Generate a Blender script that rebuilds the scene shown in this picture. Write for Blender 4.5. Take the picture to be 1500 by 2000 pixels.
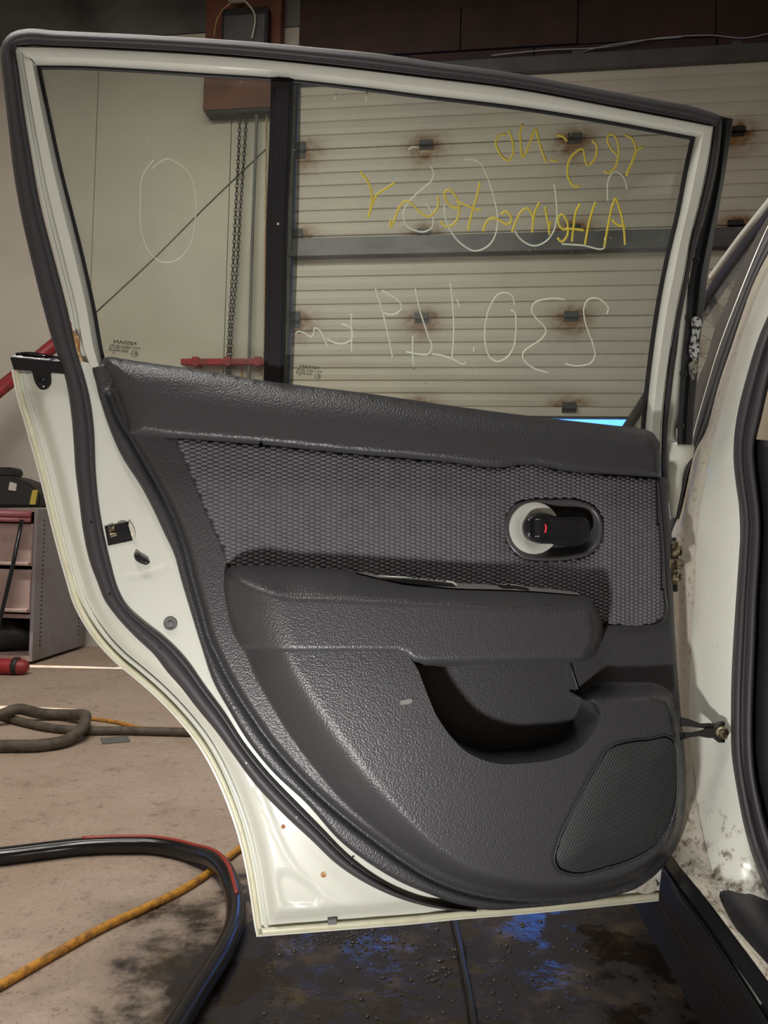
import bpy, bmesh, math, random
import numpy as np
from mathutils import Vector, Matrix
from mathutils.geometry import delaunay_2d_cdt

random.seed(7)
rng = np.random.default_rng(7)
for o in list(bpy.data.objects):
    bpy.data.objects.remove(o)
S = bpy.context.scene
COL = S.collection

# ------------------------------------------------------------------ camera
F, CX, CY = 1480.0, 750.0, 1000.0          # focal length and centre in photo pixels (1500 x 2000)
PITCH, ROLL, CAMZ = 0.0236, 0.028, 0.83
_fw = Vector((0, math.cos(PITCH), math.sin(PITCH)))
_r0 = Vector((1, 0, 0)); _u0 = Vector((0, -math.sin(PITCH), math.cos(PITCH)))
_r = _r0 * math.cos(ROLL) + _u0 * math.sin(ROLL)
_u = _u0 * math.cos(ROLL) - _r0 * math.sin(ROLL)
CAM = Vector((0, 0, CAMZ))
cam = bpy.data.cameras.new('camera'); camo = bpy.data.objects.new('camera', cam); COL.objects.link(camo)
cam.sensor_fit = 'VERTICAL'; cam.sensor_height = 36; cam.lens = 36 * F / 2000; cam.clip_start = 0.02
camo.matrix_world = Matrix(((_r.x, _u.x, -_fw.x, CAM.x), (_r.y, _u.y, -_fw.y, CAM.y), (_r.z, _u.z, -_fw.z, CAM.z), (0, 0, 0, 1)))
S.camera = camo

# ------------------------------------------------------------------ world, lights, exposure
S.view_settings.view_transform = 'Standard'; S.view_settings.look = 'None'
S.view_settings.gamma = 1.0; S.view_settings.use_curve_mapping = False
S.view_settings.exposure = 0.0
W_ = bpy.data.worlds.new('sky'); S.world = W_; W_.use_nodes = True
_bg = W_.node_tree.nodes['Background']; _bg.inputs[0].default_value = (0.09, 0.29, 1.0, 1); _bg.inputs[1].default_value = 4.5

def lamp(name, kind, loc, target, energy, color=(1, 1, 1), size=0.1, size_y=None, spread=None):
    l = bpy.data.lights.new(name, kind); o = bpy.data.objects.new(name, l); COL.objects.link(o)
    o.location = loc; l.energy = energy; l.color = color
    d = Vector(target) - Vector(loc); o.rotation_euler = d.to_track_quat('-Z', 'Y').to_euler()
    if kind == 'AREA':
        l.shape = 'RECTANGLE' if size_y else 'DISK'; l.size = size
        if size_y: l.size_y = size_y
        if spread: l.spread = spread
    if kind == 'SUN': l.angle = size
    return o
lamp('work_light', 'AREA', (-0.10, 0.40, 0.24), (0.05, 1.05, 1.35), 8.0, (1.0, 0.985, 0.96), 0.06)
lamp('shop_light', 'AREA', (-0.5, 0.1, 3.1), (-0.1, 1.0, 0.9), 36, (1.0, 0.975, 0.93), 1.3, 0.25)
lamp('ceiling_fill_near', 'AREA', (-1.5, 0.9, 3.9), (-1.3, 1.6, 0), 66, (1.0, 0.95, 0.87), 2.4, 0.4)  # unseen fill lamp, added for ambient light on the near side
lamp('ceiling_fill_far', 'AREA', (-1.2, 2.6, 3.9), (-1.3, 3.3, 0), 44, (1.0, 0.93, 0.82), 2.4, 0.4)  # second added fill, brightens the far end and back wall
lamp('sun', 'SUN', (-9, 3, 6), (-9 + 1, 3.03, 6 - 0.62), 14.0, (1.0, 0.97, 0.92), 0.006)

# ------------------------------------------------------------------ helpers: pixels to places
def rays(p):
    p = np.asarray(p, float)
    x = (p[:, 0] - CX) / F; y = (p[:, 1] - CY) / F
    return np.array(_fw)[None] + np.array(_r)[None] * x[:, None] - np.array(_u)[None] * y[:, None]
C0 = np.array(CAM)
def P(pts):                       # (px, py, depth)
    pts = np.asarray(pts, float); return C0 + rays(pts) * pts[:, 2:3]
def plane_hit(p, O, N, h):
    d = rays(p); return C0 + d * ((h - (C0 - O) @ N) / (d @ N))[:, None]
ADOOR = math.radians(8.0)
DO = np.array((0, 1.06, 0.0)); DN = np.array((math.sin(ADOOR), -math.cos(ADOOR), 0.0)); DT = np.array((math.cos(ADOOR), math.sin(ADOOR), 0))
def lean(py):                     # the window frame leans inwards above the belt line
    return np.clip(760 - np.asarray(py, float), 0, None) * 0.00011
def V(p, h=0.0, ln=True):         # a point of the door, h metres in front of its inner panel
    p = np.asarray(p, float); h = np.broadcast_to(np.asarray(h, float), (len(p),)).copy()
    if ln: h = h + lean(p[:, 1])
    return plane_hit(p, DO, DN, h)
AW = math.radians(8.0)
WO = np.array((0, 4.80, 0.0)); WN = np.array((-math.sin(AW), -math.cos(AW), 0.0)); WT = np.array((math.cos(AW), -math.sin(AW), 0))
def Wl(p, h=0.0):                 # a point of the far wall, h metres in front of it
    p = np.asarray(p, float); return plane_hit(p, WO, WN, np.broadcast_to(np.asarray(h, float), (len(p),)))
def Hz(p, z=0.0):                 # a point at height z
    p = np.asarray(p, float); d = rays(p); return C0 + d * ((z - C0[2]) / d[:, 2])[:, None]

def crom(pts, closed=False, step=6.0):
    """Smooth resampled polyline; points are (x, y[, w[, sharp]]); returns array (n, 3) x, y, w."""
    pts = [tuple(p) + (0,) * (4 - len(p)) for p in pts]
    n = len(pts); out = []
    rngi = range(n if closed else n - 1)
    for i in rngi:
        p1, p2 = pts[i], pts[(i + 1) % n]
        p0 = pts[i - 1] if (closed or i > 0) else p1
        p3 = pts[(i + 2) % n] if (closed or i + 2 < n) else p2
        if p1[3]: p0 = p1
        if p2[3]: p3 = p2
        L = math.hypot(p2[0] - p1[0], p2[1] - p1[1])
        l0 = math.hypot(p1[0] - p0[0], p1[1] - p0[1]); l3 = math.hypot(p3[0] - p2[0], p3[1] - p2[1])
        k = max(1, int(round(L / step)))
        def tang(a, b, c, la, lb):
            if la < 1e-6 or lb < 1e-6:
                return ((c[0] - a[0]), (c[1] - a[1])) if la + lb > 1e-6 else (0, 0)
            va = ((b[0] - a[0]) / la, (b[1] - a[1]) / la); vb = ((c[0] - b[0]) / lb, (c[1] - b[1]) / lb)
            return ((va[0] * lb + vb[0] * la) / (la + lb) * L, (va[1] * lb + vb[1] * la) / (la + lb) * L)
        m1 = tang(p0, p1, p2, l0, L) if l0 > 1e-6 else (p2[0] - p1[0], p2[1] - p1[1])
        m2 = tang(p1, p2, p3, L, l3) if l3 > 1e-6 else (p2[0] - p1[0], p2[1] - p1[1])
        for j in range(k):
            t = j / k; a = 2 * t**3 - 3 * t**2 + 1; b = t**3 - 2 * t**2 + t; c = -2 * t**3 + 3 * t**2; d = t**3 - t**2
            out.append((a * p1[0] + b * m1[0] + c * p2[0] + d * m2[0], a * p1[1] + b * m1[1] + c * p2[1] + d * m2[1], p1[2] + (p2[2] - p1[2]) * t))
    if not closed: out.append(pts[-1][:3])
    return np.array(out)
def resample(a, n):
    a = np.asarray(a, float); s = np.r_[0, np.cumsum(np.linalg.norm(np.diff(a[:, :2] if a.shape[1] < 3 else a[:, :3], axis=0), axis=1))]
    t = np.linspace(0, s[-1], n); return np.stack([np.interp(t, s, a[:, k]) for k in range(a.shape[1])], 1)
def inside(p, poly):
    x, y = p[:, 0], p[:, 1]; r = np.zeros(len(p), bool); n = len(poly)
    for i in range(n):
        x1, y1 = poly[i][:2]; x2, y2 = poly[(i + 1) % n][:2]
        if y1 == y2: continue
        c = ((y1 > y) != (y2 > y)) & (x < (x2 - x1) * (y - y1) / (y2 - y1) + x1); r ^= c
    return r
def segdist(p, line, closed=False):
    """distance to a polyline and its interpolated third column"""
    p = np.asarray(p, float); a = np.asarray(line, float)
    b = np.roll(a, -1, 0) if closed else a[1:]; a = a if closed else a[:-1]
    best = np.full(len(p), 1e9); w = np.zeros(len(p))
    for i in range(len(a)):
        v = b[i, :2] - a[i, :2]; L = v @ v
        q = p[:, :2] - a[i, :2]
        t = np.clip((q @ v) / L, 0, 1) if L > 1e-9 else np.zeros(len(p))
        d = np.hypot(q[:, 0] - t * v[0], q[:, 1] - t * v[1]); m = d < best
        best[m] = d[m]
        if a.shape[1] > 2: w[m] = (a[i, 2] + (b[i, 2] - a[i, 2]) * t)[m]
    return best, w
def sst(t): t = np.clip(t, 0, 1); return t * t * (3 - 2 * t)
def rnd(t): t = np.clip(t, 0, 1); return np.sqrt(1 - (1 - t)**2)

# ------------------------------------------------------------------ helpers: objects
def tag(o, label=None, cat=None, group=None, kind=None):
    for k, v in (('label', label), ('category', cat), ('group', group), ('kind', kind)):
        if v: o[k] = v
    return o
def empty(name, loc, label=None, cat=None, group=None, kind=None):
    o = bpy.data.objects.new(name, None); COL.objects.link(o); o.location = loc; o.empty_display_size = 0.05
    return tag(o, label, cat, group, kind)
def origin(o):
    v = Vector((0, 0, 0))
    while o is not None: v += o.location; o = o.parent
    return np.array(v)
def mesh(name, verts, faces, mat, parent=None, smooth=True, loc=None):
    """one mesh object from world coordinates"""
    verts = np.asarray(verts, float)
    base = origin(parent) if parent else np.zeros(3)
    here = base if loc is None else np.asarray(loc, float)
    m = bpy.data.meshes.new(name); m.from_pydata([tuple(v) for v in verts - here], [], [tuple(int(i) for i in f) for f in faces]); m.update()
    if smooth: m.polygons.foreach_set('use_smooth', [True] * len(m.polygons))
    o = bpy.data.objects.new(name, m); COL.objects.link(o)
    if mat: m.materials.append(mat)
    if parent: o.parent = parent
    o.location = tuple(here - base)
    return o
def from_bm(name, bm, mat, parent=None, smooth=False, loc=None):
    bm.verts.ensure_lookup_table(); bm.verts.index_update()
    v = [tuple(x.co) for x in bm.verts]; f = [[x.index for x in q.verts] for q in bm.faces]; bm.free()
    return mesh(name, v, f, mat, parent, smooth, loc)
def fixn(o):
    bm = bmesh.new(); bm.from_mesh(o.data); bmesh.ops.recalc_face_normals(bm, faces=bm.faces); bm.to_mesh(o.data); bm.free(); return o
def patch(name, outline, hf, mat, parent, sp=8, skirt=0.02, holes=(), ln=True, sharp_back=False, raw=False, back=False):
    """a moulded sheet of the door: outline in photo pixels, height field hf(points) in metres, edges turned back by skirt"""
    ol = np.asarray(outline)[:, :2] if raw else crom(outline, True, sp)[:, :2]
    hl = [crom(h, True, sp)[:, :2] for h in holes]
    x0, y0 = ol.min(0); x1, y1 = ol.max(0)
    g = []
    for j, y in enumerate(np.arange(y0, y1, sp * 0.87)):
        for x in np.arange(x0 + (sp / 2 if j % 2 else 0), x1, sp): g.append((x, y))
    g = np.array(g) if g else np.zeros((0, 2))
    if len(g):
        k = inside(g, ol) & (segdist(g, ol, True)[0] > sp * 0.45)
        for h in hl: k &= ~inside(g, h) & (segdist(g, h, True)[0] > sp * 0.45)
        g = g[k]
    pts = np.vstack([ol] + hl + [g]); ed = []; s = 0; loops = []
    for l in [ol] + hl:
        n = len(l); ed += [(s + i, s + (i + 1) % n) for i in range(n)]; loops.append((s, n)); s += n
    vs, es, fs, ov, _, _ = delaunay_2d_cdt([Vector(p) for p in pts], ed, [], 0, 1e-5)
    vp = np.array([tuple(v) for v in vs]); fs = np.array([f for f in fs if len(f) == 3])
    c = vp[fs].mean(1); k = inside(c, ol)
    for h in hl: k &= ~inside(c, h)
    fs = fs[k]
    a = vp[fs]; cr = (a[:, 1, 0] - a[:, 0, 0]) * (a[:, 2, 1] - a[:, 0, 1]) - (a[:, 1, 1] - a[:, 0, 1]) * (a[:, 2, 0] - a[:, 0, 0])
    fs[cr > 0] = fs[cr > 0][:, ::-1]
    X = V(vp, hf(vp), ln); faces = [tuple(f) for f in fs]
    verts = [X]; cnt = len(X)
    if skirt:
        for (s0, n), l in zip(loops, [ol] + hl):
            T = V(l, hf(l), ln); verts += [T, T - DN * skirt]
            for i in range(n):
                j = (i + 1) % n; faces.append((cnt + i, cnt + j, cnt + n + j, cnt + n + i))
            cnt += 2 * n
        if back:
            verts.append(X - DN * skirt); faces += [tuple(int(q) + cnt for q in f[::-1]) for f in fs]
    o = mesh(name, np.vstack(verts), faces, mat, parent)
    fixn(o) if back else None
    return o
def pair_edges(A, B, step=8):
    a = crom(A, False, step)[:, :2]; b = crom(B, False, step / 2)[:, :2]; out = []; last = 0
    for i, p in enumerate(a):
        d = np.hypot(b[:, 0] - p[0], b[:, 1] - p[1]); d[:last] = 1e9
        j = int(np.argmin(d)) if 0 < i < len(a) - 1 else (0 if i == 0 else len(b) - 1)
        last = max(last, j); out.append(b[j])
    b = np.array(out)
    for _ in range(3): b[1:-1] = (b[:-2] + 2 * b[1:-1] + b[2:]) / 4
    return a, b
def strip_mesh(name, rows, mat, parent, smooth=True, loc=None, close=False):
    """rows: list of (n,3) world lines; quads between neighbouring lines"""
    n = len(rows[0]); k = len(rows); f = []
    for r in range(k - 1 + (1 if close else 0)):
        r2 = (r + 1) % k
        for i in range(n - 1): f.append((r * n + i, r * n + i + 1, r2 * n + i + 1, r2 * n + i))
    if close: f += [tuple(r * n for r in range(k)), tuple(r * n + n - 1 for r in range(k))[::-1]]
    return fixn(mesh(name, np.vstack(rows), f, mat, parent, smooth, loc))
def band(name, A, B, prof, mat, parent, step=8, ln=True, smooth=True, close=True):
    a, b = pair_edges(A, B, step)
    return strip_mesh(name, [V(a + (b - a) * t, h, ln) for t, h in prof], mat, parent, smooth, close=close)
def loft(name, lines, mat, parent, n=40, thick=0.0, smooth=True, proj=P, loc=None):
    rows = [proj(resample(crom3(l), n)) for l in lines]
    o = strip_mesh(name, rows, mat, parent, smooth, loc)
    if thick:
        m = o.modifiers.new('thickness', 'SOLIDIFY'); m.thickness = thick; m.offset = 0
    return o
def crom3(l):
    return crom([tuple(p[:3]) for p in l], False, 8)
def tube(name, pts, r, mat, parent=None, seg=8, closed=False, loc=None, caps=True, flat=1.0, flat_dir=None):
    p = np.asarray(pts, float); n = len(p); rr = np.broadcast_to(np.asarray(r, float), (n,))
    if closed: t = np.roll(p, -1, 0) - np.roll(p, 1, 0)
    else: t = np.gradient(p, axis=0)
    t /= np.maximum(np.linalg.norm(t, axis=1), 1e-12)[:, None]
    up = np.array(flat_dir if flat_dir is not None else ((0, 0, 1) if abs(t[0][2]) < 0.9 else (1, 0, 0)), float)
    u = up - t[0] * (up @ t[0]); u /= np.linalg.norm(u); V_ = []; f = []
    for i in range(n):
        u = (np.array(flat_dir, float) if flat_dir is not None else u); u = u - t[i] * (u @ t[i]); u /= np.linalg.norm(u); w = np.cross(t[i], u)
        for k in range(seg):
            a = 2 * math.pi * k / seg; V_.append(p[i] + (u * math.cos(a) * flat + w * math.sin(a)) * rr[i])
    m = n if closed else n - 1
    for i in range(m):
        j = (i + 1) % n
        for k in range(seg): f.append((i * seg + k, i * seg + (k + 1) % seg, j * seg + (k + 1) % seg, j * seg + k))
    if caps and not closed: f += [tuple(range(seg))[::-1], tuple((n - 1) * seg + k for k in range(seg))]
    return fixn(mesh(name, V_, f, mat, parent, True, loc))
def box(name, lo, hi, mat, parent=None, bevel=0.0, rot=None, loc=None):
    """box given by its corners, in an optional frame (origin, ex, ey, ez)"""
    bm = bmesh.new(); bmesh.ops.create_cube(bm, size=1)
    lo = np.array(lo, float); hi = np.array(hi, float)
    for v in bm.verts: v.co = Vector((lo + hi) / 2 + np.array(v.co) * (hi - lo))
    if bevel: bmesh.ops.bevel(bm, geom=bm.edges[:], offset=bevel, segments=2, profile=0.7, affect='EDGES')
    if rot is not None:
        O, ex, ey, ez = [np.array(q, float) for q in rot]
        for v in bm.verts: c = np.array(v.co); v.co = Vector(O + ex * c[0] + ey * c[1] + ez * c[2])
    bmesh.ops.recalc_face_normals(bm, faces=bm.faces)
    return from_bm(name, bm, mat, parent, False, loc)
def shade_auto(o, ang=0.6):
    o.data.polygons.foreach_set('use_smooth', [True] * len(o.data.polygons))
    bm = bmesh.new(); bm.from_mesh(o.data)
    for e in bm.edges:
        if len(e.link_faces) == 2 and e.calc_face_angle(0) > ang: e.smooth = False
    bm.to_mesh(o.data); bm.free(); return o
def lathe(name, prof, centre, axis, mat, parent, seg=32, sx=None):
    """profile (radius, height along axis) turned about an axis through centre (world)"""
    ax = np.array(axis, float); ax /= np.linalg.norm(ax)
    e1 = np.cross(ax, (0, 0, 1)) if abs(ax[2]) < 0.9 else np.cross(ax, (1, 0, 0)); e1 /= np.linalg.norm(e1); e2 = np.cross(ax, e1)
    v = []; f = []
    for r, h in prof:
        for k in range(seg):
            a = 2 * math.pi * k / seg; v.append(np.array(centre) + ax * h + (e1 * math.cos(a) + e2 * math.sin(a)) * r)
    for i in range(len(prof) - 1):
        for k in range(seg): f.append((i * seg + k, i * seg + (k + 1) % seg, (i + 1) * seg + (k + 1) % seg, (i + 1) * seg + k))
    if prof[0][0] > 1e-6: f.append(tuple(range(seg)))
    if prof[-1][0] > 1e-6: f.append(tuple((len(prof) - 1) * seg + k for k in range(seg)))
    return shade_auto(fixn(mesh(name, v, f, mat, parent)), 0.7)

# ------------------------------------------------------------------ materials
def mat(name, col, rough=0.5, metal=0.0, bump=None, var=None, coat=0.0, spec=None, emit=None):
    m = bpy.data.materials.new(name); m.use_nodes = True; nt = m.node_tree; b = nt.nodes['Principled BSDF']
    b.inputs['Base Color'].default_value = (*col, 1); b.inputs['Roughness'].default_value = rough; b.inputs['Metallic'].default_value = metal
    if coat: b.inputs['Coat Weight'].default_value = coat; b.inputs['Coat Roughness'].default_value = 0.08
    if spec is not None: b.inputs['Specular IOR Level'].default_value = spec
    tc = nt.nodes.new('ShaderNodeTexCoord')
    if var:                                       # (scale, low, high, second colour)
        n = nt.nodes.new('ShaderNodeTexNoise'); n.inputs['Scale'].default_value = var[0]; n.inputs['Detail'].default_value = 6
        nt.links.new(tc.outputs['Object'], n.inputs['Vector'])
        r = nt.nodes.new('ShaderNodeValToRGB'); r.color_ramp.elements[0].position = var[1]; r.color_ramp.elements[1].position = var[2]
        r.color_ramp.elements[0].color = (*col, 1); r.color_ramp.elements[1].color = (*var[3], 1)
        nt.links.new(n.outputs['Fac'], r.inputs['Fac']); nt.links.new(r.outputs['Color'], b.inputs['Base Color'])
    if bump:                                      # (kind, scale, strength, distance)
        if bump[0] == 'voronoi':
            t = nt.nodes.new('ShaderNodeTexVoronoi'); t.inputs['Scale'].default_value = bump[1]; t.feature = 'SMOOTH_F1'; t.inputs['Smoothness'].default_value = 0.5; out = t.outputs['Distance']
        else:
            t = nt.nodes.new('ShaderNodeTexNoise'); t.inputs['Scale'].default_value = bump[1]; t.inputs['Detail'].default_value = 4; out = t.outputs['Fac']
        nt.links.new(tc.outputs['Object'], t.inputs['Vector'])
        bp = nt.nodes.new('ShaderNodeBump'); bp.inputs['Strength'].default_value = bump[2]; bp.inputs['Distance'].default_value = bump[3]
        bp.invert = bump[0] == 'voronoi'
        nt.links.new(out, bp.inputs['Height']); nt.links.new(bp.outputs['Normal'], b.inputs['Normal'])
    if emit: b.inputs['Emission Color'].default_value = (*emit[:3], 1); b.inputs['Emission Strength'].default_value = emit[3]
    return m
M_PAINT = mat('white_paint', (0.60, 0.60, 0.53), 0.28, coat=0.5, var=(9, 0.45, 0.8, (0.55, 0.55, 0.47)))
M_HEM = mat('hem_sealer', (0.60, 0.58, 0.42), 0.4, var=(40, 0.5, 0.8, (0.50, 0.46, 0.30)))
M_RUB = mat('black_rubber', (0.038, 0.035, 0.038), 0.55, bump=('noise', 160, 0.25, 0.001))
M_GLOSS = mat('gloss_black', (0.012, 0.012, 0.013), 0.22, bump=('noise', 260, 0.3, 0.0008))
M_LEATHER = mat('grained_plastic', (0.043, 0.042, 0.044), 0.41, bump=('voronoi', 420, 0.6, 0.0008))
M_BAR = mat('bar_black', (0.012, 0.011, 0.013), 0.45)
M_PLAST = mat('fine_grained_plastic', (0.034, 0.033, 0.035), 0.45, bump=('voronoi', 620, 0.4, 0.0005))
M_CUP = mat('handle_cup_grey', (0.060, 0.059, 0.060), 0.34)
M_DARKTRIM = mat('dark_interior_trim', (0.016, 0.015, 0.018), 0.5, bump=('voronoi', 420, 0.4, 0.0006))
M_FAB = mat('knit_fabric', (0.122, 0.112, 0.126), 0.85, bump=('noise', 1500, 0.6, 0.0004), var=(60, 0.4, 0.7, (0.100, 0.094, 0.103)))
M_FABG = mat('knit_ground', (0.034, 0.031, 0.036), 0.9)
M_BLACK = mat('satin_black', (0.010, 0.010, 0.011), 0.35)
M_SILVER = mat('satin_silver', (0.66, 0.66, 0.60), 0.42, metal=0.35)
M_CHROME = mat('brushed_bezel', (0.26, 0.245, 0.235), 0.35, metal=0.35)
M_RED = mat('red_mark', (0.85, 0.05, 0.06), 0.4)
M_GREY = mat('grey_rubber', (0.13, 0.13, 0.12), 0.6)
M_RUST = mat('rust', (0.30, 0.12, 0.03), 0.8, var=(120, 0.4, 0.6, (0.52, 0.40, 0.22)))
M_STEEL = mat('dirty_steel', (0.34, 0.29, 0.18), 0.35, metal=0.6, bump=('noise', 220, 0.8, 0.003), var=(120, 0.42, 0.6, (0.05, 0.035, 0.02)))
M_STITCH = mat('thread', (0.075, 0.073, 0.075), 0.6)
M_CHALKY = mat('yellow_paint_pen', (0.92, 0.70, 0.08), 0.6)
M_CHALKW = mat('white_paint_pen', (0.90, 0.90, 0.80), 0.6)
M_ETCH = mat('glass_print', (0.006, 0.006, 0.006), 0.6)

def glass(name, tint, dirt=0.03, dirt_low=None):
    m = bpy.data.materials.new(name); m.use_nodes = True; nt = m.node_tree; nt.nodes.clear()
    out = nt.nodes.new('ShaderNodeOutputMaterial'); tr = nt.nodes.new('ShaderNodeBsdfTransparent'); tr.inputs[0].default_value = (*tint, 1)
    gl = nt.nodes.new('ShaderNodeBsdfGlossy'); gl.inputs['Roughness'].default_value = 0.02
    fr = nt.nodes.new('ShaderNodeFresnel'); fr.inputs[0].default_value = 1.45
    mx = nt.nodes.new('ShaderNodeMixShader'); nt.links.new(fr.outputs[0], mx.inputs[0]); nt.links.new(tr.outputs[0], mx.inputs[1]); nt.links.new(gl.outputs[0], mx.inputs[2])
    df = nt.nodes.new('ShaderNodeBsdfDiffuse'); df.inputs[0].default_value = (0.6, 0.62, 0.6, 1)
    tc = nt.nodes.new('ShaderNodeTexCoord')
    n1 = nt.nodes.new('ShaderNodeTexNoise'); n1.inputs['Scale'].default_value = 7; n1.inputs['Detail'].default_value = 8
    n2 = nt.nodes.new('ShaderNodeTexNoise'); n2.inputs['Scale'].default_value = 190; n2.inputs['Detail'].default_value = 3
    nt.links.new(tc.outputs['Object'], n1.inputs[0]); nt.links.new(tc.outputs['Object'], n2.inputs[0])
    r = nt.nodes.new('ShaderNodeMapRange'); r.inputs[1].default_value = 0.35; r.inputs[2].default_value = 0.75; r.inputs[3].default_value = 0.0; r.inputs[4].default_value = dirt
    nt.links.new(n1.outputs['Fac'], r.inputs[0])
    r2 = nt.nodes.new('ShaderNodeMapRange'); r2.inputs[1].default_value = 0.69; r2.inputs[2].default_value = 0.76; r2.inputs[3].default_value = 0.0; r2.inputs[4].default_value = 0.30
    nt.links.new(n2.outputs['Fac'], r2.inputs[0])
    ad = nt.nodes.new('ShaderNodeMath'); ad.operation = 'ADD'; nt.links.new(r.outputs[0], ad.inputs[0]); nt.links.new(r2.outputs[0], ad.inputs[1]); last = ad
    m2 = nt.nodes.new('ShaderNodeMixShader'); nt.links.new(last.outputs[0], m2.inputs[0]); nt.links.new(mx.outputs[0], m2.inputs[1]); nt.links.new(df.outputs[0], m2.inputs[2])
    nt.links.new(m2.outputs[0], out.inputs[0]); return m
M_GLASS = glass('side_glass', (0.955, 0.975, 0.945), 0.09)
M_GLASS2 = glass('quarter_glass', (0.92, 0.955, 0.915), 0.07)
M_CLEAR = glass('clear_glass', (0.92, 0.96, 0.98), 0.02)

# concrete floor, dry and wet
def floor_mat():
    m = bpy.data.materials.new('concrete'); m.use_nodes = True; nt = m.node_tree; b = nt.nodes['Principled BSDF']; L = nt.links.new
    tc = nt.nodes.new('ShaderNodeTexCoord')
    def noise(s, d=8, r=0.6, vec=None):
        n = nt.nodes.new('ShaderNodeTexNoise'); n.inputs['Scale'].default_value = s; n.inputs['Detail'].default_value = d; n.inputs['Roughness'].default_value = r
        L(vec or tc.outputs['Object'], n.inputs['Vector']); return n.outputs['Fac']
    def rng_(x, a, b_, c, d):
        r = nt.nodes.new('ShaderNodeMapRange'); r.inputs[1].default_value = a; r.inputs[2].default_value = b_; r.inputs[3].default_value = c; r.inputs[4].default_value = d; r.interpolation_type = 'SMOOTHSTEP'; L(x, r.inputs[0]); return r.outputs[0]
    def math_(op, x, y):
        q = nt.nodes.new('ShaderNodeMath'); q.operation = op
        for i, k in enumerate((x, y)):
            if isinstance(k, (int, float)): q.inputs[i].default_value = k
            else: L(k, q.inputs[i])
        return q.outputs[0]
    def mixc(f, a, c):
        q = nt.nodes.new('ShaderNodeMixRGB'); L(f, q.inputs[0]) if not isinstance(f, float) else None
        for i, k in ((1, a), (2, c)):
            if isinstance(k, tuple): q.inputs[i].default_value = (*k, 1)
            else: L(k, q.inputs[i])
        return q.outputs[0]
    base = mixc(rng_(noise(1.3), 0.35, 0.7, 0, 1), (0.44, 0.345, 0.275), (0.34, 0.25, 0.185))
    base = mixc(rng_(noise(6, 10, 0.75), 0.52, 0.70, 0, 0.65), base, (0.24, 0.17, 0.125))
    base = mixc(rng_(noise(24, 10, 0.78), 0.535, 0.69, 0, 0.85), base, (0.17, 0.115, 0.08))
    base = mixc(rng_(noise(90, 8, 0.78), 0.55, 0.65, 0, 0.8), base, (0.09, 0.06, 0.042))
    sp = nt.nodes.new('ShaderNodeSeparateXYZ'); L(tc.outputs['Object'], sp.inputs[0])
    # pool of water: an ellipse around the middle of the wash bay with a ragged edge
    dx = math_('MULTIPLY', math_('SUBTRACT', sp.outputs[0], 0.42), 0.95); dy = math_('MULTIPLY', math_('SUBTRACT', sp.outputs[1], 1.25), 0.95)
    d = math_('SQRT', math_('ADD', math_('MULTIPLY', dx, dx), math_('MULTIPLY', dy, dy)), 0)
    d = math_('ADD', d, math_('MULTIPLY', math_('SUBTRACT', noise(5, 9, 0.65), 0.5), 0.9))
    wet = rng_(d, 0.76, 0.90, 1, 0)
    damp = rng_(d, 0.80, 1.12, 1, 0)
    wcol = mixc(rng_(noise(9, 8, 0.7), 0.5, 0.72, 0, 1), (0.018, 0.013, 0.010), (0.085, 0.058, 0.032))
    col = mixc(math_('MULTIPLY', damp, 0.45), base, (0.09, 0.065, 0.045)); col = mixc(wet, col, wcol)
    L(col, b.inputs['Base Color'])
    film = rng_(noise(7, 6, 0.65), 0.47, 0.55, 0, 1)
    wr = math_('SUBTRACT', 0.62, math_('MULTIPLY', film, 0.58))
    L(math_('ADD', math_('MULTIPLY', math_('SUBTRACT', 1.0, wet), 0.75), math_('MULTIPLY', wet, wr)), b.inputs['Roughness'])
    bp = nt.nodes.new('ShaderNodeBump'); bp.inputs['Distance'].default_value = 0.006
    L(rng_(wet, 0, 1, 0.9, 0.24), bp.inputs['Strength']); L(noise(24, 6, 0.62), bp.inputs['Height']); L(bp.outputs['Normal'], b.inputs['Normal'])
    return m
M_FLOOR = floor_mat()
M_WALL = mat('painted_sheet', (0.58, 0.54, 0.46), 0.7, var=(0.9, 0.35, 0.7, (0.44, 0.405, 0.35)), bump=('noise', 3, 0.2, 0.02))
M_DARKWALL = mat('dark_shade_sheet', (0.17, 0.165, 0.15), 0.8, var=(2, 0.4, 0.7, (0.07, 0.065, 0.06)))  # dark tone stands in for shade on the upper back wall
M_PLANK = mat('brown_board', (0.060, 0.030, 0.021), 0.7, var=(5, 0.4, 0.7, (0.035, 0.018, 0.013)))
M_BROWN = mat('oxide_brown', (0.17, 0.060, 0.032), 0.6, var=(8, 0.4, 0.7, (0.11, 0.04, 0.022)))
M_TRACK = mat('galvanised_dirty', (0.13, 0.13, 0.12), 0.5, metal=0.4, var=(14, 0.4, 0.65, (0.05, 0.05, 0.045)))
M_STRUT = mat('grey_strut', (0.12, 0.12, 0.12), 0.5, metal=0.3, var=(6, 0.4, 0.7, (0.08, 0.08, 0.08)))
M_IRON = mat('black_iron', (0.018, 0.016, 0.014), 0.55)
M_CHAIN = mat('chain_steel', (0.06, 0.055, 0.045), 0.45, metal=0.7)
M_REDP = mat('red_enamel', (0.36, 0.022, 0.03), 0.45, var=(18, 0.40, 0.65, (0.20, 0.03, 0.03)))
M_HOSE = mat('black_hose', (0.010, 0.010, 0.011), 0.18)
M_HOSER = mat('red_hose_stripe', (0.30, 0.035, 0.02), 0.35)
M_CORD = mat('orange_cord', (0.55, 0.25, 0.03), 0.6, var=(70, 0.45, 0.65, (0.22, 0.10, 0.03)))
M_OLDHOSE = mat('dusty_hose', (0.11, 0.085, 0.06), 0.7, var=(30, 0.4, 0.7, (0.05, 0.04, 0.03)))
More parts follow.
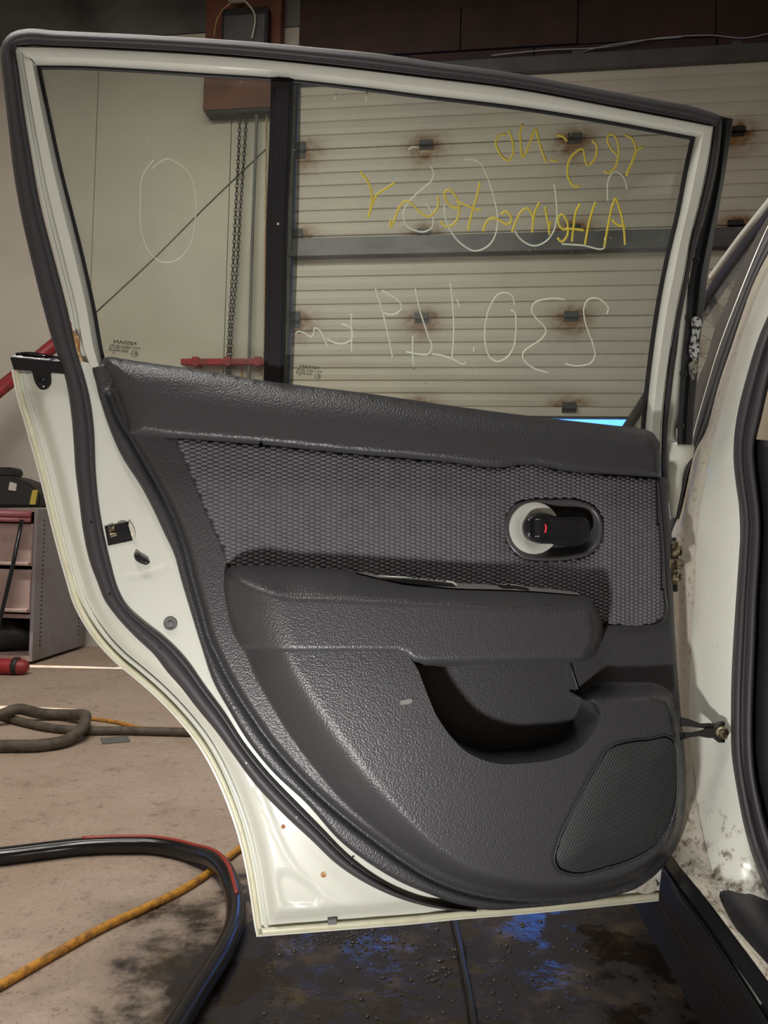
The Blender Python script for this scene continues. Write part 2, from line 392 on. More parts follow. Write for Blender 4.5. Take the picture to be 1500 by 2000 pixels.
M_DRAWER = mat('dusty_pink_metal', (0.30, 0.21, 0.18), 0.55, var=(14, 0.4, 0.7, (0.22, 0.15, 0.13)))
M_CABSIDE = mat('silver_panel', (0.30, 0.28, 0.31), 0.45, metal=0.3, var=(5, 0.4, 0.7, (0.22, 0.19, 0.18)))
M_PINK = mat('rose_tube', (0.32, 0.10, 0.12), 0.4)
M_BEIGE = mat('beige_cloth', (0.52, 0.44, 0.33), 0.85)
M_GRIME = mat('grimy_paint', (0.52, 0.48, 0.40), 0.4, var=(130, 0.55, 0.74, (0.30, 0.25, 0.18)))
M_PILLAR = mat('pillar_paint', (0.62, 0.62, 0.55), 0.3, coat=0.3, var=(230, 0.62, 0.74, (0.47, 0.45, 0.38)))
def muddy(m, z0, z1, col):
    nt = m.node_tree; b = nt.nodes['Principled BSDF']; L = nt.links.new; src = b.inputs['Base Color'].links[0].from_socket
    tc = nt.nodes.new('ShaderNodeTexCoord'); sp = nt.nodes.new('ShaderNodeSeparateXYZ'); L(tc.outputs['Object'], sp.inputs[0])
    n = nt.nodes.new('ShaderNodeTexNoise'); n.inputs['Scale'].default_value = 45; n.inputs['Detail'].default_value = 9; n.inputs['Roughness'].default_value = 0.72; L(tc.outputs['Object'], n.inputs['Vector'])
    r = nt.nodes.new('ShaderNodeMapRange'); r.inputs[1].default_value = z0; r.inputs[2].default_value = z1; r.inputs[3].default_value = 0.075; r.inputs[4].default_value = -0.12; L(sp.outputs[2], r.inputs[0])
    a = nt.nodes.new('ShaderNodeMath'); a.operation = 'ADD'; L(n.outputs['Fac'], a.inputs[0]); L(r.outputs[0], a.inputs[1])
    q = nt.nodes.new('ShaderNodeMapRange'); q.inputs[1].default_value = 0.57; q.inputs[2].default_value = 0.70; L(a.outputs[0], q.inputs[0])
    mx = nt.nodes.new('ShaderNodeMixRGB'); mx.inputs[2].default_value = (*col, 1); L(q.outputs[0], mx.inputs[0]); L(src, mx.inputs[1]); L(mx.outputs[0], b.inputs['Base Color'])
muddy(M_PILLAR, 0.36, 0.56, (0.13, 0.095, 0.06)); muddy(M_GRIME, 0.36, 0.75, (0.12, 0.085, 0.055))
M_TAPE = mat('brown_film', (0.060, 0.052, 0.048), 0.4)
M_WATER = mat('water_bead', (0.045, 0.035, 0.028), 0.03)
M_SILL = mat('sill_black', (0.006, 0.006, 0.007), 0.28, spec=0.35, bump=('noise', 60, 0.15, 0.001))
M_YELLOW = mat('yellow_label', (0.45, 0.36, 0.06), 0.6)
M_LID = mat('pale_label', (0.5, 0.48, 0.42), 0.6)

# ================================================================== the setting
WF = (WO, WT, WN, np.array((0, 0, 1.0)))
def ws(px, py, h=0.0):
    q = Wl([(px, py)], h)[0]; return float((q - WO) @ WT), float(q[2])
def wbox(name, lo, hi, m, parent=None, bevel=0.0): return box(name, lo, hi, m, parent, bevel, rot=WF)

fl = mesh('floor', [(-4.2, -3.2, 0), (4.6, -3.2, 0), (4.6, 6.6, 0), (-4.2, 6.6, 0), (-4.2, -3.2, -0.1), (4.6, -3.2, -0.1), (4.6, 6.6, -0.1), (-4.2, 6.6, -0.1)],
          [(0, 1, 2, 3), (7, 6, 5, 4), (0, 4, 5, 1), (1, 5, 6, 2), (2, 6, 7, 3), (3, 7, 4, 0)], M_FLOOR, smooth=False); tag(fl, kind='structure')
tag(box('ceiling', (-4.2, -3.2, 4.6), (4.6, 6.6, 4.7), M_DARKWALL), kind='structure')
tag(box('wall_right', (4.5, -3.1, 0), (4.6, 6.5, 4.6), M_WALL), kind='structure')
tag(box('wall_front', (-4.1, -3.2, 0), (4.5, -3.1, 4.6), M_WALL), kind='structure')
# left wall, a sheet wall whose gaps let two blades of sun onto the floor
def wall_left():
    X = -4.1; outer = [(-3.1, 0), (6.5, 0), (6.5, 4.6), (-3.1, 4.6)]
    h1 = [(4.22, 0.95), (4.30, 0.95), (4.30, 1.95), (4.25, 1.95)]
    h2 = [(3.16, 0.80), (3.42, 0.80), (3.29, 1.72), (3.27, 1.72)]
    pts = outer + h1 + h2; ed = []
    for s in (0, 4, 8): ed += [(s + i, s + (i + 1) % 4) for i in range(4)]
    vs, es, fs, *_ = delaunay_2d_cdt([Vector(p) for p in pts], ed, [], 0, 1e-6)
    vp = np.array([tuple(v) for v in vs]); fs = [f for f in fs]
    c = np.array([vp[list(f)].mean(0) for f in fs]); k = ~inside(c, h1) & ~inside(c, h2)
    o = mesh('wall_left', [(X, a, b) for a, b in vp], [f for f, q in zip(fs, k) if q], M_WALL, smooth=False)
    m = o.modifiers.new('thickness', 'SOLIDIFY'); m.thickness = 0.03; m.offset = 0; tag(o, kind='structure')
wall_left()

SJ = ws(584, 300)[0]                      # left edge of the garage door
ZTOP = ws(1250, 118)[1]                   # its head
wb = empty('wall_back', tuple(WO), kind='structure')
seams = [-5.0, ws(-150, 400)[0], ws(183, 400)[0], ws(447, 400)[0], SJ - 0.02]
ZD = ws(250, 75)[1]
for a, b in zip(seams[:-1], seams[1:]):
    wbox('sheet', (a + 0.003, -0.03, 0), (b - 0.003, 0.0, ZD), M_WALL, wb)
wbox('upper_sheet', (-5.0, -0.03, ZD + 0.005), (SJ - 0.02, 0.004, 4.6), M_DARKWALL, wb)  # shade high on the wall, put in as a darker sheet
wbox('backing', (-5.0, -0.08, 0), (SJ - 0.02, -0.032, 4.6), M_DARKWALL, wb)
wbox('header_backing', (SJ - 0.02, -0.08, ZTOP - 0.06), (5.2, -0.032, 4.6), M_IRON, wb)
# header boards above the garage door
zz = [ZTOP - 0.06, ZTOP + 0.12, ZTOP + 0.40, 4.6]
breaks = [[SJ - 0.02, ws(800, 90)[0], ws(1043, 90)[0], ws(1400, 90)[0], 5.2], [SJ - 0.02, ws(900, 50)[0], ws(1128, 50)[0], ws(1398, 50)[0], 5.2], [SJ - 0.02, ws(1128, 20)[0], ws(1300, 20)[0], 5.2]]
for r in range(3):
    for a, b in zip(breaks[r][:-1], breaks[r][1:]):
        wbox('board', (a + 0.004, -0.03, zz[r] + 0.004), (b - 0.004, 0.004 + 0.012 * ((r + int(a * 7)) % 2), zz[r + 1] - 0.004), M_PLANK, wb)

# ---- sectional garage door
gd = empty('door_1', tuple(WO + WT * 1.5), kind='structure')
def panel_mat():
    m = mat('garage_panel', (0.54, 0.51, 0.43), 0.5, var=(1.2, 0.35, 0.75, (0.43, 0.40, 0.35))); nt = m.node_tree; b = nt.nodes['Principled BSDF']; L = nt.links.new
    src = b.inputs['Base Color'].links[0].from_socket
    at = nt.nodes.new('ShaderNodeAttribute'); at.attribute_name = 'rust'
    n = nt.nodes.new('ShaderNodeTexNoise'); n.inputs['Scale'].default_value = 22; n.inputs['Detail'].default_value = 6
    tc = nt.nodes.new('ShaderNodeTexCoord'); L(tc.outputs['Object'], n.inputs['Vector'])
    r = nt.nodes.new('ShaderNodeMapRange'); r.inputs[1].default_value = 0.3; r.inputs[2].default_value = 0.7; r.inputs[3].default_value = 0.35; r.inputs[4].default_value = 1.2; L(n.outputs['Fac'], r.inputs[0])
    mu = nt.nodes.new('ShaderNodeMath'); mu.operation = 'MULTIPLY'; mu.use_clamp = True; L(at.outputs['Fac'], mu.inputs[0]); L(r.outputs[0], mu.inputs[1])
    mx = nt.nodes.new('ShaderNodeMixRGB'); mx.inputs[2].default_value = (0.20, 0.10, 0.03, 1); L(mu.outputs[0], mx.inputs[0]); L(src, mx.inputs[1]); L(mx.outputs[0], b.inputs['Base Color'])
    return m
M_PANEL = panel_mat()
zj = [ws(830, y)[1] for y in (292, 463, 626, 797)]
hinge_s = [ws(831, 400)[0], ws(1118, 400)[0], ws(1430, 400)[0]]
dz = (zj[0] - zj[3]) / 3
levels = [ZTOP + 0.02, zj[0], zj[1], zj[2], zj[3]]
hinges = [(s, z) for z in zj for s in hinge_s] + [(SJ + 0.03, z) for z in zj[:3]]
def section(z0, z1):
    H = z1 - z0; nr = max(4, int(round(H / 0.083))); prof = [(0.045, z0), (0.058, z0 + 0.004)]
    for i in range(nr):
        a = z0 + H * i / nr; b = z0 + H * (i + 1) / nr
        prof += [(0.060, a + 0.010), (0.0625, (a + b) / 2), (0.060, b - 0.010)]
        if i < nr - 1: prof += [(0.051, b - 0.003), (0.051, b + 0.003)]
    prof += [(0.058, z1 - 0.004), (0.045, z1)]
    ss = np.arange(SJ, 5.2, 0.035)
    rows = [np.array([WO + WT * s + WN * n + np.array((0, 0, z)) for s in ss]) for n, z in prof]
    o = strip_mesh('panel', rows, M_PANEL, gd, smooth=False)
    at = o.data.attributes.new('rust', 'FLOAT', 'POINT'); vals = []
    for n, z in prof:
        for s in ss:
            v = 0
            for hs, hz in hinges:
                ds, dzz = s - hs, z - hz
                if abs(ds) < 0.3 and abs(dzz) < 0.3: v = max(v, 1.7 * math.exp(-(ds / 0.11)**2 - (dzz / (0.06 if dzz > 0 else 0.12))**2))
            vals.append(v)
    at.data.foreach_set('value', vals); return o
for a, b in zip(levels[1:], levels[:-1]): section(a, b)
# window section and the two below it
zb = zj[3] - dz
wins = [(ws(597, 830)[0], ws(842, 830)[0]), (ws(1008, 830)[0], ws(1236, 830)[0]), (ws(1330, 830)[0], ws(1570, 830)[0])]
wz0, wz1 = zj[3] - 0.40, zj[3] - 0.055
wbox('window_rail', (SJ, 0.02, wz1), (5.2, 0.06, zj[3]), M_PANEL, gd); wbox('window_rail', (SJ, 0.02, zb), (5.2, 0.06, wz0), M_PANEL, gd)
ed = [SJ] + [q for w in wins for q in w] + [5.2]
for i in range(0, len(ed), 2): wbox('window_stile', (ed[i], 0.02, wz0), (ed[i + 1], 0.06, wz1), M_PANEL, gd)
for a, b in wins:
    p = wbox('window_pane', (a + 0.012, 0.032, wz0 + 0.012), (b - 0.012, 0.036, wz1 - 0.012), M_CLEAR, gd)
    bm = bmesh.new()
    for lo, hi in (((a, .028, wz0), (a + .014, .066, wz1)), ((b - .014, .028, wz0), (b, .066, wz1)), ((a + .014, .028, wz0), (b - .014, .066, wz0 + .014)), ((a + .014, .028, wz1 - .014), (b - .014, .066, wz1))):
        r = bmesh.ops.create_cube(bm, size=1)
        for v in r['verts']:
            c = (np.array(lo) + hi) / 2 + np.array(v.co) * (np.array(hi) - lo); v.co = Vector(WO + WT * c[0] + WN * c[1] + np.array((0, 0, c[2])))
    from_bm('window_gasket', bm, M_IRON, gd)
z = zb
while z > 0.02:
    section(max(0.01, z - dz), z); z -= dz
# struts
wbox('strut', (SJ - 0.02, 0.062, ws(830, 503)[1]), (5.2, 0.09, ws(830, 470)[1]), M_STRUT, gd)
wbox('strut', (SJ - 0.02, 0.062, ws(830, 508)[1]), (5.2, 0.125, ws(830, 497)[1]), M_STRUT, gd)
wbox('head_strut', (SJ - 0.02, 0.062, ws(1250, 146)[1]), (5.2, 0.10, ws(1250, 117)[1]), M_STRUT, gd)
wbox('track', (SJ - 0.085, 0.0, 0), (SJ - 0.002, 0.11, ZTOP - 0.02), M_TRACK, gd)
def hinge(s, z, w=0.085, h=0.06):
    bm = bmesh.new()
    for lo, hi in (((s - w / 2, .06, z - h * .55), (s + w / 2, .067, z + h * .5)), ((s - w * .42, .067, z - h * .2), (s - w * .14, .088, z + h * .25)), ((s + w * .14, .067, z - h * .2), (s + w * .42, .088, z + h * .25)), ((s - w * .5, .075, z - .012), (s + w * .5, .094, z + .010))):
        r = bmesh.ops.create_cube(bm, size=1)
        for v in r['verts']:
            c = (np.array(lo) + hi) / 2 + np.array(v.co) * (np.array(hi) - lo); v.co = Vector(WO + WT * c[0] + WN * c[1] + np.array((0, 0, c[2])))
    from_bm('hinge', bm, M_IRON, gd)
for s, z in hinges[:12]: hinge(s, z)
for s, z in hinges[12:]: hinge(s - 0.02, z, 0.10, 0.10)
for px in (1125, 1430): wbox('bracket', (ws(px, 120)[0] - .03, .062, ZTOP - 0.02), (ws(px, 120)[0] + .03, .09, ZTOP + 0.03), M_STRUT, gd)

# ---- things on and before the far wall
def wl_tube(name, pts, h, r, m, parent=None, seg=8, step=10): return tube(name, Wl(crom(pts, False, step), h), r, m, parent, seg)
pz = ws(450, 212, 0.11)[1]; pa, pb = ws(398, 150, 0.11)[0], ws(545, 150, 0.11)[0]
post = empty('hanging_post', tuple(WO + WT * (pa + pb) / 2 + WN * 0.06 + np.array((0, 0, pz))), 'brown timber box post hanging from the ceiling, chains below it', 'post')
wbox('timber', (pa, 0.01, pz), (pb, 0.11, 4.6), M_BROWN, post, 0.008)
wbox('end_cap', (pa + .02, 0.02, pz - 0.02), (pb - 0.02, 0.10, pz), M_IRON, post)
ja, jb = ws(432, 60, 0.19)[0], ws(523, 60, 0.19)[0]; jz0, jz1 = ws(470, 95, 0.19)[1] - 0.08, ws(470, 15, 0.19)[1]
jb_o = empty('opener_box', tuple(WO + WT * (ja + jb) / 2 + WN * 0.15 + np.array((0, 0, jz0))), 'black electric box with loose wires on the brown post', 'electric box')
wbox('housing', (ja, 0.112, jz0), (jb, 0.19, jz1), M_IRON, jb_o, 0.01)
wbox('lid', (ja + .02, 0.19, jz0 + .03), (jb - .02, 0.195, jz1 - .05), M_STRUT, jb_o, 0.003)
wbox('terminal', (ws(448, 5, .2)[0], 0.195, ws(450, 6, .2)[1]), (ws(476, 5, .2)[0], 0.23, ws(450, -8, .2)[1]), M_LID, jb_o, 0.004)
wl_tube('wire', [(452, 5), (436, 18), (424, 38), (420, 56), (418, 72)], 0.215, 0.004, M_RUST, jb_o)
wl_tube('wire', [(476, 0), (490, 14), (498, 30), (497, 52), (492, 75)], 0.215, 0.006, M_LID, jb_o)

def chain(pts, label):
    c3 = Wl(resample(crom(pts, False, 6)[:, :2], 220), 0.07); c = empty('hoist_chain', tuple(c3[-1]), label, 'chain', 'hoist chains beside the garage door')
    s = np.r_[0, np.cumsum(np.linalg.norm(np.diff(c3, axis=0), axis=1))]; n = int(s[-1] / 0.026); bm_v = []; bm_f = []
    L_, R_, r_ = 0.019, 0.0095, 0.0032
    for i in range(n):
        t = (i + 0.5) * s[-1] / n; p = np.array([np.interp(t, s, c3[:, k]) for k in range(3)])
        q = np.array([np.interp(min(t + .01, s[-1]), s, c3[:, k]) for k in range(3)]) - np.array([np.interp(max(t - .01, 0), s, c3[:, k]) for k in range(3)]); q /= np.linalg.norm(q)
        sd = WT if i % 2 == 0 else WN; nn = np.cross(q, sd); base = len(bm_v); K = 10
        for a in range(K):
            th = 2 * math.pi * a / K; cc = p + q * math.sin(th) * L_ + sd * math.cos(th) * R_; rad = q * math.sin(th) + sd * math.cos(th)
            for b in range(4):
                ph = math.pi / 2 * b; bm_v.append(cc + (rad * math.cos(ph) + nn * math.sin(ph)) * r_)
        for a in range(K):
            for b in range(4): bm_f.append((base + a * 4 + b, base + ((a + 1) % K) * 4 + b, base + ((a + 1) % K) * 4 + (b + 1) % 4, base + a * 4 + (b + 1) % 4))
    fixn(mesh('links', bm_v, bm_f, M_CHAIN, c))
chain([(469, 219), (466, 300), (461, 400), (455, 520), (448, 640), (443, 760), (438, 900)], 'left hoist chain hanging below the brown post')
chain([(482, 219), (477, 300), (470, 400), (463, 520), (453, 640), (448, 760), (443, 900)], 'right hoist chain hanging below the brown post')
cd = tag(wl_tube('conduit', [(502, 208), (498, 330), (493, 460), (489, 600), (486, 720), (483, 900)], 0.06, 0.010, M_GREY), 'grey cable conduit running down the wall beside the chains', 'conduit')
tag(wl_tube('wall_wire', [(130, 665), (185, 612), (300, 505), (400, 405), (520, 290)], 0.006, 0.0035, M_GREY), 'thin wire strung diagonally across the pale wall', 'wire')
tag(wl_tube('rust_rod', [(521, 200), (519, 400), (517, 560), (515, 760)], 0.05, 0.005, M_RUST), 'thin rusty rod standing upright beside the garage door track', 'rod')
tag(wl_tube('header_wire', [(960, 108), (1060, 98), (1180, 92), (1290, 74), (1390, 69), (1460, 74), (1500, 66), (1540, 60)], 0.03, 0.003, M_LID), 'thin pale wire sagging across the brown header boards', 'wire')
tag(wl_tube('header_wire', [(1058, 126), (1110, 110), (1170, 92), (1250, 79), (1330, 73)], 0.050, 0.0025, M_LID), 'short pale wire branching below the sagging header wire', 'wire')
# red brace across the corner of the room and red rail
br = empty('corner_brace', tuple(P([(-160, 905, 4.7)])[0]), 'red steel brace rising diagonally at the left wall corner', 'brace')
bp_ = P([(-190, 915, 4.72), (170, 622, 4.92)])
tube('bar', [bp_[0], bp_[1]], 0.045, M_REDP, br, 4)
bp2 = P([(-190, 918, 4.62), (26, 742, 4.72)]); tube('sleeve', [bp2[0], bp2[1]], 0.03, M_REDP, br, 6)
rr = empty('wall_rail', tuple(Wl([(440, 715)], 0.05)[0]), 'red horizontal rail fixed on the wall, seen through quarter glass', 'rail')
a_, b_ = ws(362, 712)[0], ws(548, 712)[0]; zr = ws(440, 711)[1]
wbox('bar', (a_, 0.03, zr - 0.02), (b_, 0.08, zr + 0.02), M_REDP, rr, 0.006)
for k in (0.08, 0.3, 0.5): wbox('clamp', (a_ + k, 0.0, zr - 0.03), (a_ + k + 0.04, 0.09, zr + 0.03), M_REDP, rr, 0.004)
nb = empty('notice', tuple(Wl([(458, 735)], 0.0)[0]), 'small white card with orange border below the red rail', 'card')
wbox('card', (ws(444, 730)[0], 0.0, ws(450, 760)[1]), (ws(474, 730)[0], 0.006, ws(450, 722)[1]), M_LID, nb)
wbox('edge', (ws(471, 730)[0], 0.006, ws(450, 760)[1]), (ws(474, 730)[0], 0.009, ws(450, 722)[1]), M_CORD, nb)

# ---- tool cabinet at the left
fc = Hz([(62, 1299)])[0]; bk = Hz([(163, 1266)])[0]
ey = bk - fc; dep = float(np.linalg.norm(ey)); ey /= dep; ex = np.array((ey[1], -ey[0], 0.0)); zc = float(P([(62, 993, fc[1])])[0][2])
CF = (fc, ex, ey, np.array((0, 0, 1.0)))
cb = empty('tool_cabinet', tuple(fc - ex * 0.3), 'dusty metal tool cabinet with drawers and perforated silver side', 'cabinet')
def cbox(name, lo, hi, m, p, bev=0.0): return box(name, lo, hi, m, p, bev, rot=CF)
cbox('side_panel', (-0.02, 0, 0.02), (0, dep, zc), M_CABSIDE, cb)
cbox('side_panel', (-0.72, 0, 0.02), (-0.70, dep, zc), M_CABSIDE, cb)
cbox('top', (-0.70, 0.0, zc - 0.02), (-0.02, dep, zc), M_DRAWER, cb)
cbox('base', (-0.70, 0.0, 0.02), (-0.02, dep, 0.05), M_DRAWER, cb)
cbox('back', (-0.70, dep - 0.02, 0.05), (-0.02, dep, zc - 0.02), M_IRON, cb)
def zat(py): return float(P([(30, py, fc[1] + 0.0)])[0][2])
tube('rail', [fc - ex * 0.70 + np.array((0, 0, zat(1004))) - ey * 0.02, fc - ex * 0.03 + np.array((0, 0, zat(1004))) - ey * 0.02], 0.020, M_PINK, cb, 10)
tube('rail', [fc - ex * 0.70 + np.array((0, 0, zat(1015))) - ey * 0.02, fc - ex * 0.03 + np.array((0, 0, zat(1015))) - ey * 0.02], 0.014, M_PINK, cb, 10)
for y0, y1 in ((1022, 1105), (1112, 1196)):
    d = cbox('drawer', (-0.70, -0.005, zat(y1)), (-0.022, 0.3, zat(y0)), M_DRAWER, cb, 0.006)
    cbox('lip', (-0.68, -0.02, zat(y1) + 0.004), (-0.03, -0.005, zat(y1) + 0.022), M_DRAWER, d, 0.003)
cbox('shelf', (-0.70, 0.0, zat(1207)), (-0.022, dep - .02, zat(1199)), M_DRAWER, cb)
for k, yy in enumerate((0.08, 0.55)):
    bm = bmesh.new()
    for z in np.arange(0.1, zc - 0.06, 0.026):
        r = bmesh.ops.create_cube(bm, size=1)
        for v in r['verts']:
            c = np.array((0.0005, yy, z)) + np.array(v.co) * np.array((0.002, 0.014, 0.009)); v.co = Vector(fc + ex * c[0] + ey * c[1] + np.array((0, 0, c[2])))
    from_bm('slot_row', bm, M_IRON, cb)
def bag():
    c = fc - ex * 0.30 + ey * 0.2; v = []; f = []; n, k = 20, 10
    for i in range(k + 1):
        t = i / k; r = 0.19 * (math.sin(math.pi * (0.12 + 0.88 * t) ) ** 0.5 if t < 1 else 0.0)
        for j in range(n):
            a = 2 * math.pi * j / n; rr_ = r * (1 + 0.06 * math.sin(3 * a + t * 5)); v.append(c + ex * math.cos(a) * rr_ * 1.25 + ey * math.sin(a) * rr_ * 0.8 + np.array((0, 0, 0.05 + 0.20 * t + 0.01 * math.sin(5 * a))))
    for i in range(k):
        for j in range(n): f.append((i * n + j, i * n + (j + 1) % n, (i + 1) * n + (j + 1) % n, (i + 1) * n + j))
    f.append(tuple(range(n))[::-1]); o = fixn(mesh('sack', v, f, M_IRON, loc=c + np.array((0, 0, .05)))); tag(o, 'black sack stuffed in the bottom shelf of the tool cabinet', 'sack')
bag()
tag(tube('pry_bar', P([(43, 1015, fc[1] - 0.07), (24, 1110, fc[1] - 0.10), (5, 1190, fc[1] - 0.14), (-30, 1330, fc[1] - 0.28)]), 0.012, M_GLOSS), 'long dark pry bar leaning against the cabinet drawers', 'pry bar')
jk = Hz([(40, 1321)])[0]; jx = Hz([(63, 1315)])[0]
jc = empty('floor_jack', (float(jx[0] - 0.4), float(jk[1] + .04), 0.0), 'red rounded end of a floor jack before the tool cabinet', 'jack')
lathe('body', [(0.001, 0), (0.025, 0.004), (0.038, 0.02), (0.042, 0.06), (0.042, 0.7)], (jx[0], jk[1] + .04, 0.043), (-1, 0, 0), M_REDP, jc, 20)
lathe('end_ring', [(0.043, 0.05), (0.047, 0.055), (0.047, 0.075), (0.043, 0.08)], (jx[0], jk[1] + .04, 0.047), (-1, 0, 0), M_IRON, jc, 20)
# plastic case on the cabinet
cs = empty('oil_jug', tuple(fc - ex * 0.25 + ey * 0.15 + np.array((0, 0, zc))), 'black plastic oil jug lying on the tool cabinet', 'jug')
def prism(name, poly, h0, h1, m, parent, bevel=0.0, frame=None):
    """polygon in (x, z) of the cabinet frame, extruded in depth"""
    O, a, b, c = frame or CF; bm = bmesh.new(); n = len(poly)
    v0 = [bm.verts.new(Vector(O + a * x + b * h0 + c * z)) for x, z in poly]; v1 = [bm.verts.new(Vector(O + a * x + b * h1 + c * z)) for x, z in poly]
    bm.faces.new(v0); bm.faces.new(v1[::-1])
    for i in range(n): bm.faces.new((v0[i], v1[i], v1[(i + 1) % n], v0[(i + 1) % n]))
    if bevel: bmesh.ops.bevel(bm, geom=bm.edges[:], offset=bevel, segments=2, affect='EDGES')
    bmesh.ops.recalc_face_normals(bm, faces=bm.faces); return from_bm(name, bm, m, parent)
def cxz(px, py):
    q = P([(px, py, fc[1] + 0.1)])[0] - fc; return float(q @ ex), float(q[2])
prism('body', [cxz(-40, 990), cxz(88, 990), cxz(90, 968), cxz(66, 944), cxz(28, 930), cxz(-40, 930)], 0.04, 0.24, M_IRON, cs, 0.012)
prism('neck', [cxz(-14, 930), cxz(28, 930), cxz(28, 917), cxz(20, 912), cxz(-14, 912)], 0.08, 0.18, M_IRON, cs, 0.008)
prism('label', [cxz(68, 986), cxz(80, 986), cxz(84, 958), cxz(74, 958)], 0.034, 0.045, M_YELLOW, cs)
prism('label', [cxz(25, 958), cxz(40, 960), cxz(42, 946), cxz(28, 942)], 0.034, 0.045, M_LID, cs)

# ---- hoses, cords and scraps on the floor
def fl_tube(name, pts, r, m, label, cat, parent=None, seg=10, lifts=()):
    c_ = crom(pts, False, 8); q = Hz(c_, r)
    for lx, ly in lifts: q = q + np.array((0, 0, 1.0)) * (0.036 * np.exp(-(np.hypot(c_[:, 0] - lx, (c_[:, 1] - ly) * 2) / 40)**2))[:, None]
    o = tube(name, q, r, m, parent, seg, loc=None if parent else q[0]); return tag(o, label, cat)
ho = empty('water_hose', tuple(Hz([(330, 1655)])[0]), 'black rubber hose with red stripe looping on the floor', 'hose')
hp = [(-120, 1682), (0, 1672), (80, 1662), (160, 1653), (240, 1650), (310, 1652), (370, 1666), (415, 1690), (445, 1722), (460, 1765), (458, 1805), (440, 1850), (410, 1900), (378, 1950), (350, 1995), (310, 2060)]
hq = crom(hp, False, 8); lift = 0.017 * np.exp(-(np.hypot(hq[:, 0] - 428, hq[:, 1] - 1700) / 45)**2); q = Hz(hq, 0.021) + np.array((0, 0, 1.0)) * lift[:, None]; tube('hose', q, 0.0205, M_HOSE, ho, 14)
sq = crom(hp[3:10], False, 8); st = Hz(sq, 0.021) + np.array((0, 0, 1.0)) * (0.017 * np.exp(-(np.hypot(sq[:, 0] - 428, sq[:, 1] - 1700) / 45)**2))[:, None]; t_ = np.gradient(st, axis=0); t_ /= np.linalg.norm(t_, axis=1)[:, None]; sd_ = np.cross(t_, (0, 0, 1.0))
tube('stripe', st + np.array((0, 0, 1.0)) * 0.0195 - sd_ * 0.002, 0.0050, M_HOSER, ho, 6)
fl_tube('extension_cord', [(-90, 1975), (0, 1925), (95, 1870), (200, 1812), (290, 1770), (350, 1741), (400, 1710), (436, 1682), (478, 1650), (560, 1590)], 0.0085, M_CORD, 'orange extension cord running under the black hose', 'cord')
fl_tube('old_hose', [(-120, 1392), (0, 1407), (50, 1400), (100, 1396), (140, 1400), (166, 1412), (165, 1428), (135, 1445), (85, 1455), (20, 1457), (-120, 1455)], 0.022, M_OLDHOSE, 'dusty brown hose loop lying near the sunlit streak', 'hose', lifts=((30, 1403), (-60, 1398), (166, 1420)))
fl_tube('air_line', [(-120, 1392), (0, 1398), (40, 1409), (90, 1420), (150, 1426), (250, 1427), (330, 1429), (420, 1431), (560, 1434)], 0.017, M_OLDHOSE, 'straight dusty air hose crossing behind the open door', 'hose')
fl_tube('thin_cord', [(150, 1402), (190, 1405), (230, 1411), (275, 1422), (340, 1424), (420, 1425), (520, 1425)], 0.008, M_CORD, 'thin orange cord lying along the dusty air hose', 'cord')
cq = Hz([(207, 1443), (228, 1449), (244, 1446), (222, 1439)], 0.004)
tag(box('floor_scrap', (-0.05, -0.04, 0), (0.05, 0.04, 0.004), M_GREY, rot=(cq.mean(0) * np.array((1, 1, 0)), (0.9, 0.43, 0), (-0.43, 0.9, 0), (0, 0, 1)), loc=cq.mean(0) * np.array((1, 1, 0))), 'small grey square scrap on the dusty floor', 'scrap')
fl_tube('wash_hose', [(872, 1720), (886, 1790), (897, 1840), (908, 1900), (918, 1950), (930, 2030)], 0.0075, M_HOSE, 'thin dark hose lying straight on the wet floor under door', 'hose')
# beads of water standing on the wet floor
def beads():
    v = []; f = []; K = 8
    spots = []
    for _ in range(260):
        spots.append((rng.normal(690, 70), 1795 + abs(rng.normal(0, 30)), rng.uniform(1.2, 4)))
    for _ in range(90): spots.append((rng.uniform(500, 1000), rng.uniform(1800, 1995), rng.uniform(1.2, 4.5)))
    for _ in range(60): spots.append((rng.normal(860, 50), rng.normal(1880, 40), rng.uniform(1.5, 5)))
    for _ in range(50): spots.append((rng.uniform(950, 1150), rng.uniform(1790, 1980), rng.uniform(1.2, 4)))
    for x, y, r in spots:
        c = Hz([(x, y)])[0]; r = r * 0.0011; b = len(v); e = rng.uniform(0.7, 1.6)
        for k, (rr_, hh) in enumerate(((1, 0), (0.85, 0.45), (0.45, 0.75))):
            for j in range(K):
                a = 2 * math.pi * j / K; v.append(c + np.array((math.cos(a) * r * rr_ * e, math.sin(a) * r * rr_, 0.0003 + hh * r * 0.7)))
        v.append(c + np.array((0, 0, r * 0.58)))
        for k in range(2):
            for j in range(K): f.append((b + k * K + j, b + k * K + (j + 1) % K, b + (k + 1) * K + (j + 1) % K, b + (k + 1) * K + j))
        for j in range(K): f.append((b + 2 * K + j, b + 2 * K + (j + 1) % K, b + 3 * K))
    tag(mesh('water_beads', v, f, M_WATER), 'scattered water beads standing on the dark wet floor', 'water', kind='stuff')
beads()

# ================================================================== the open rear door
door = empty('door_of_car', tuple(Hz([(900, 1790)], 0.28)[0] * np.array((1, 1, 0)) + np.array((0, 0.05, 0.28))), 'open white rear car door with black trim and writing on glass', 'car door', kind='thing')

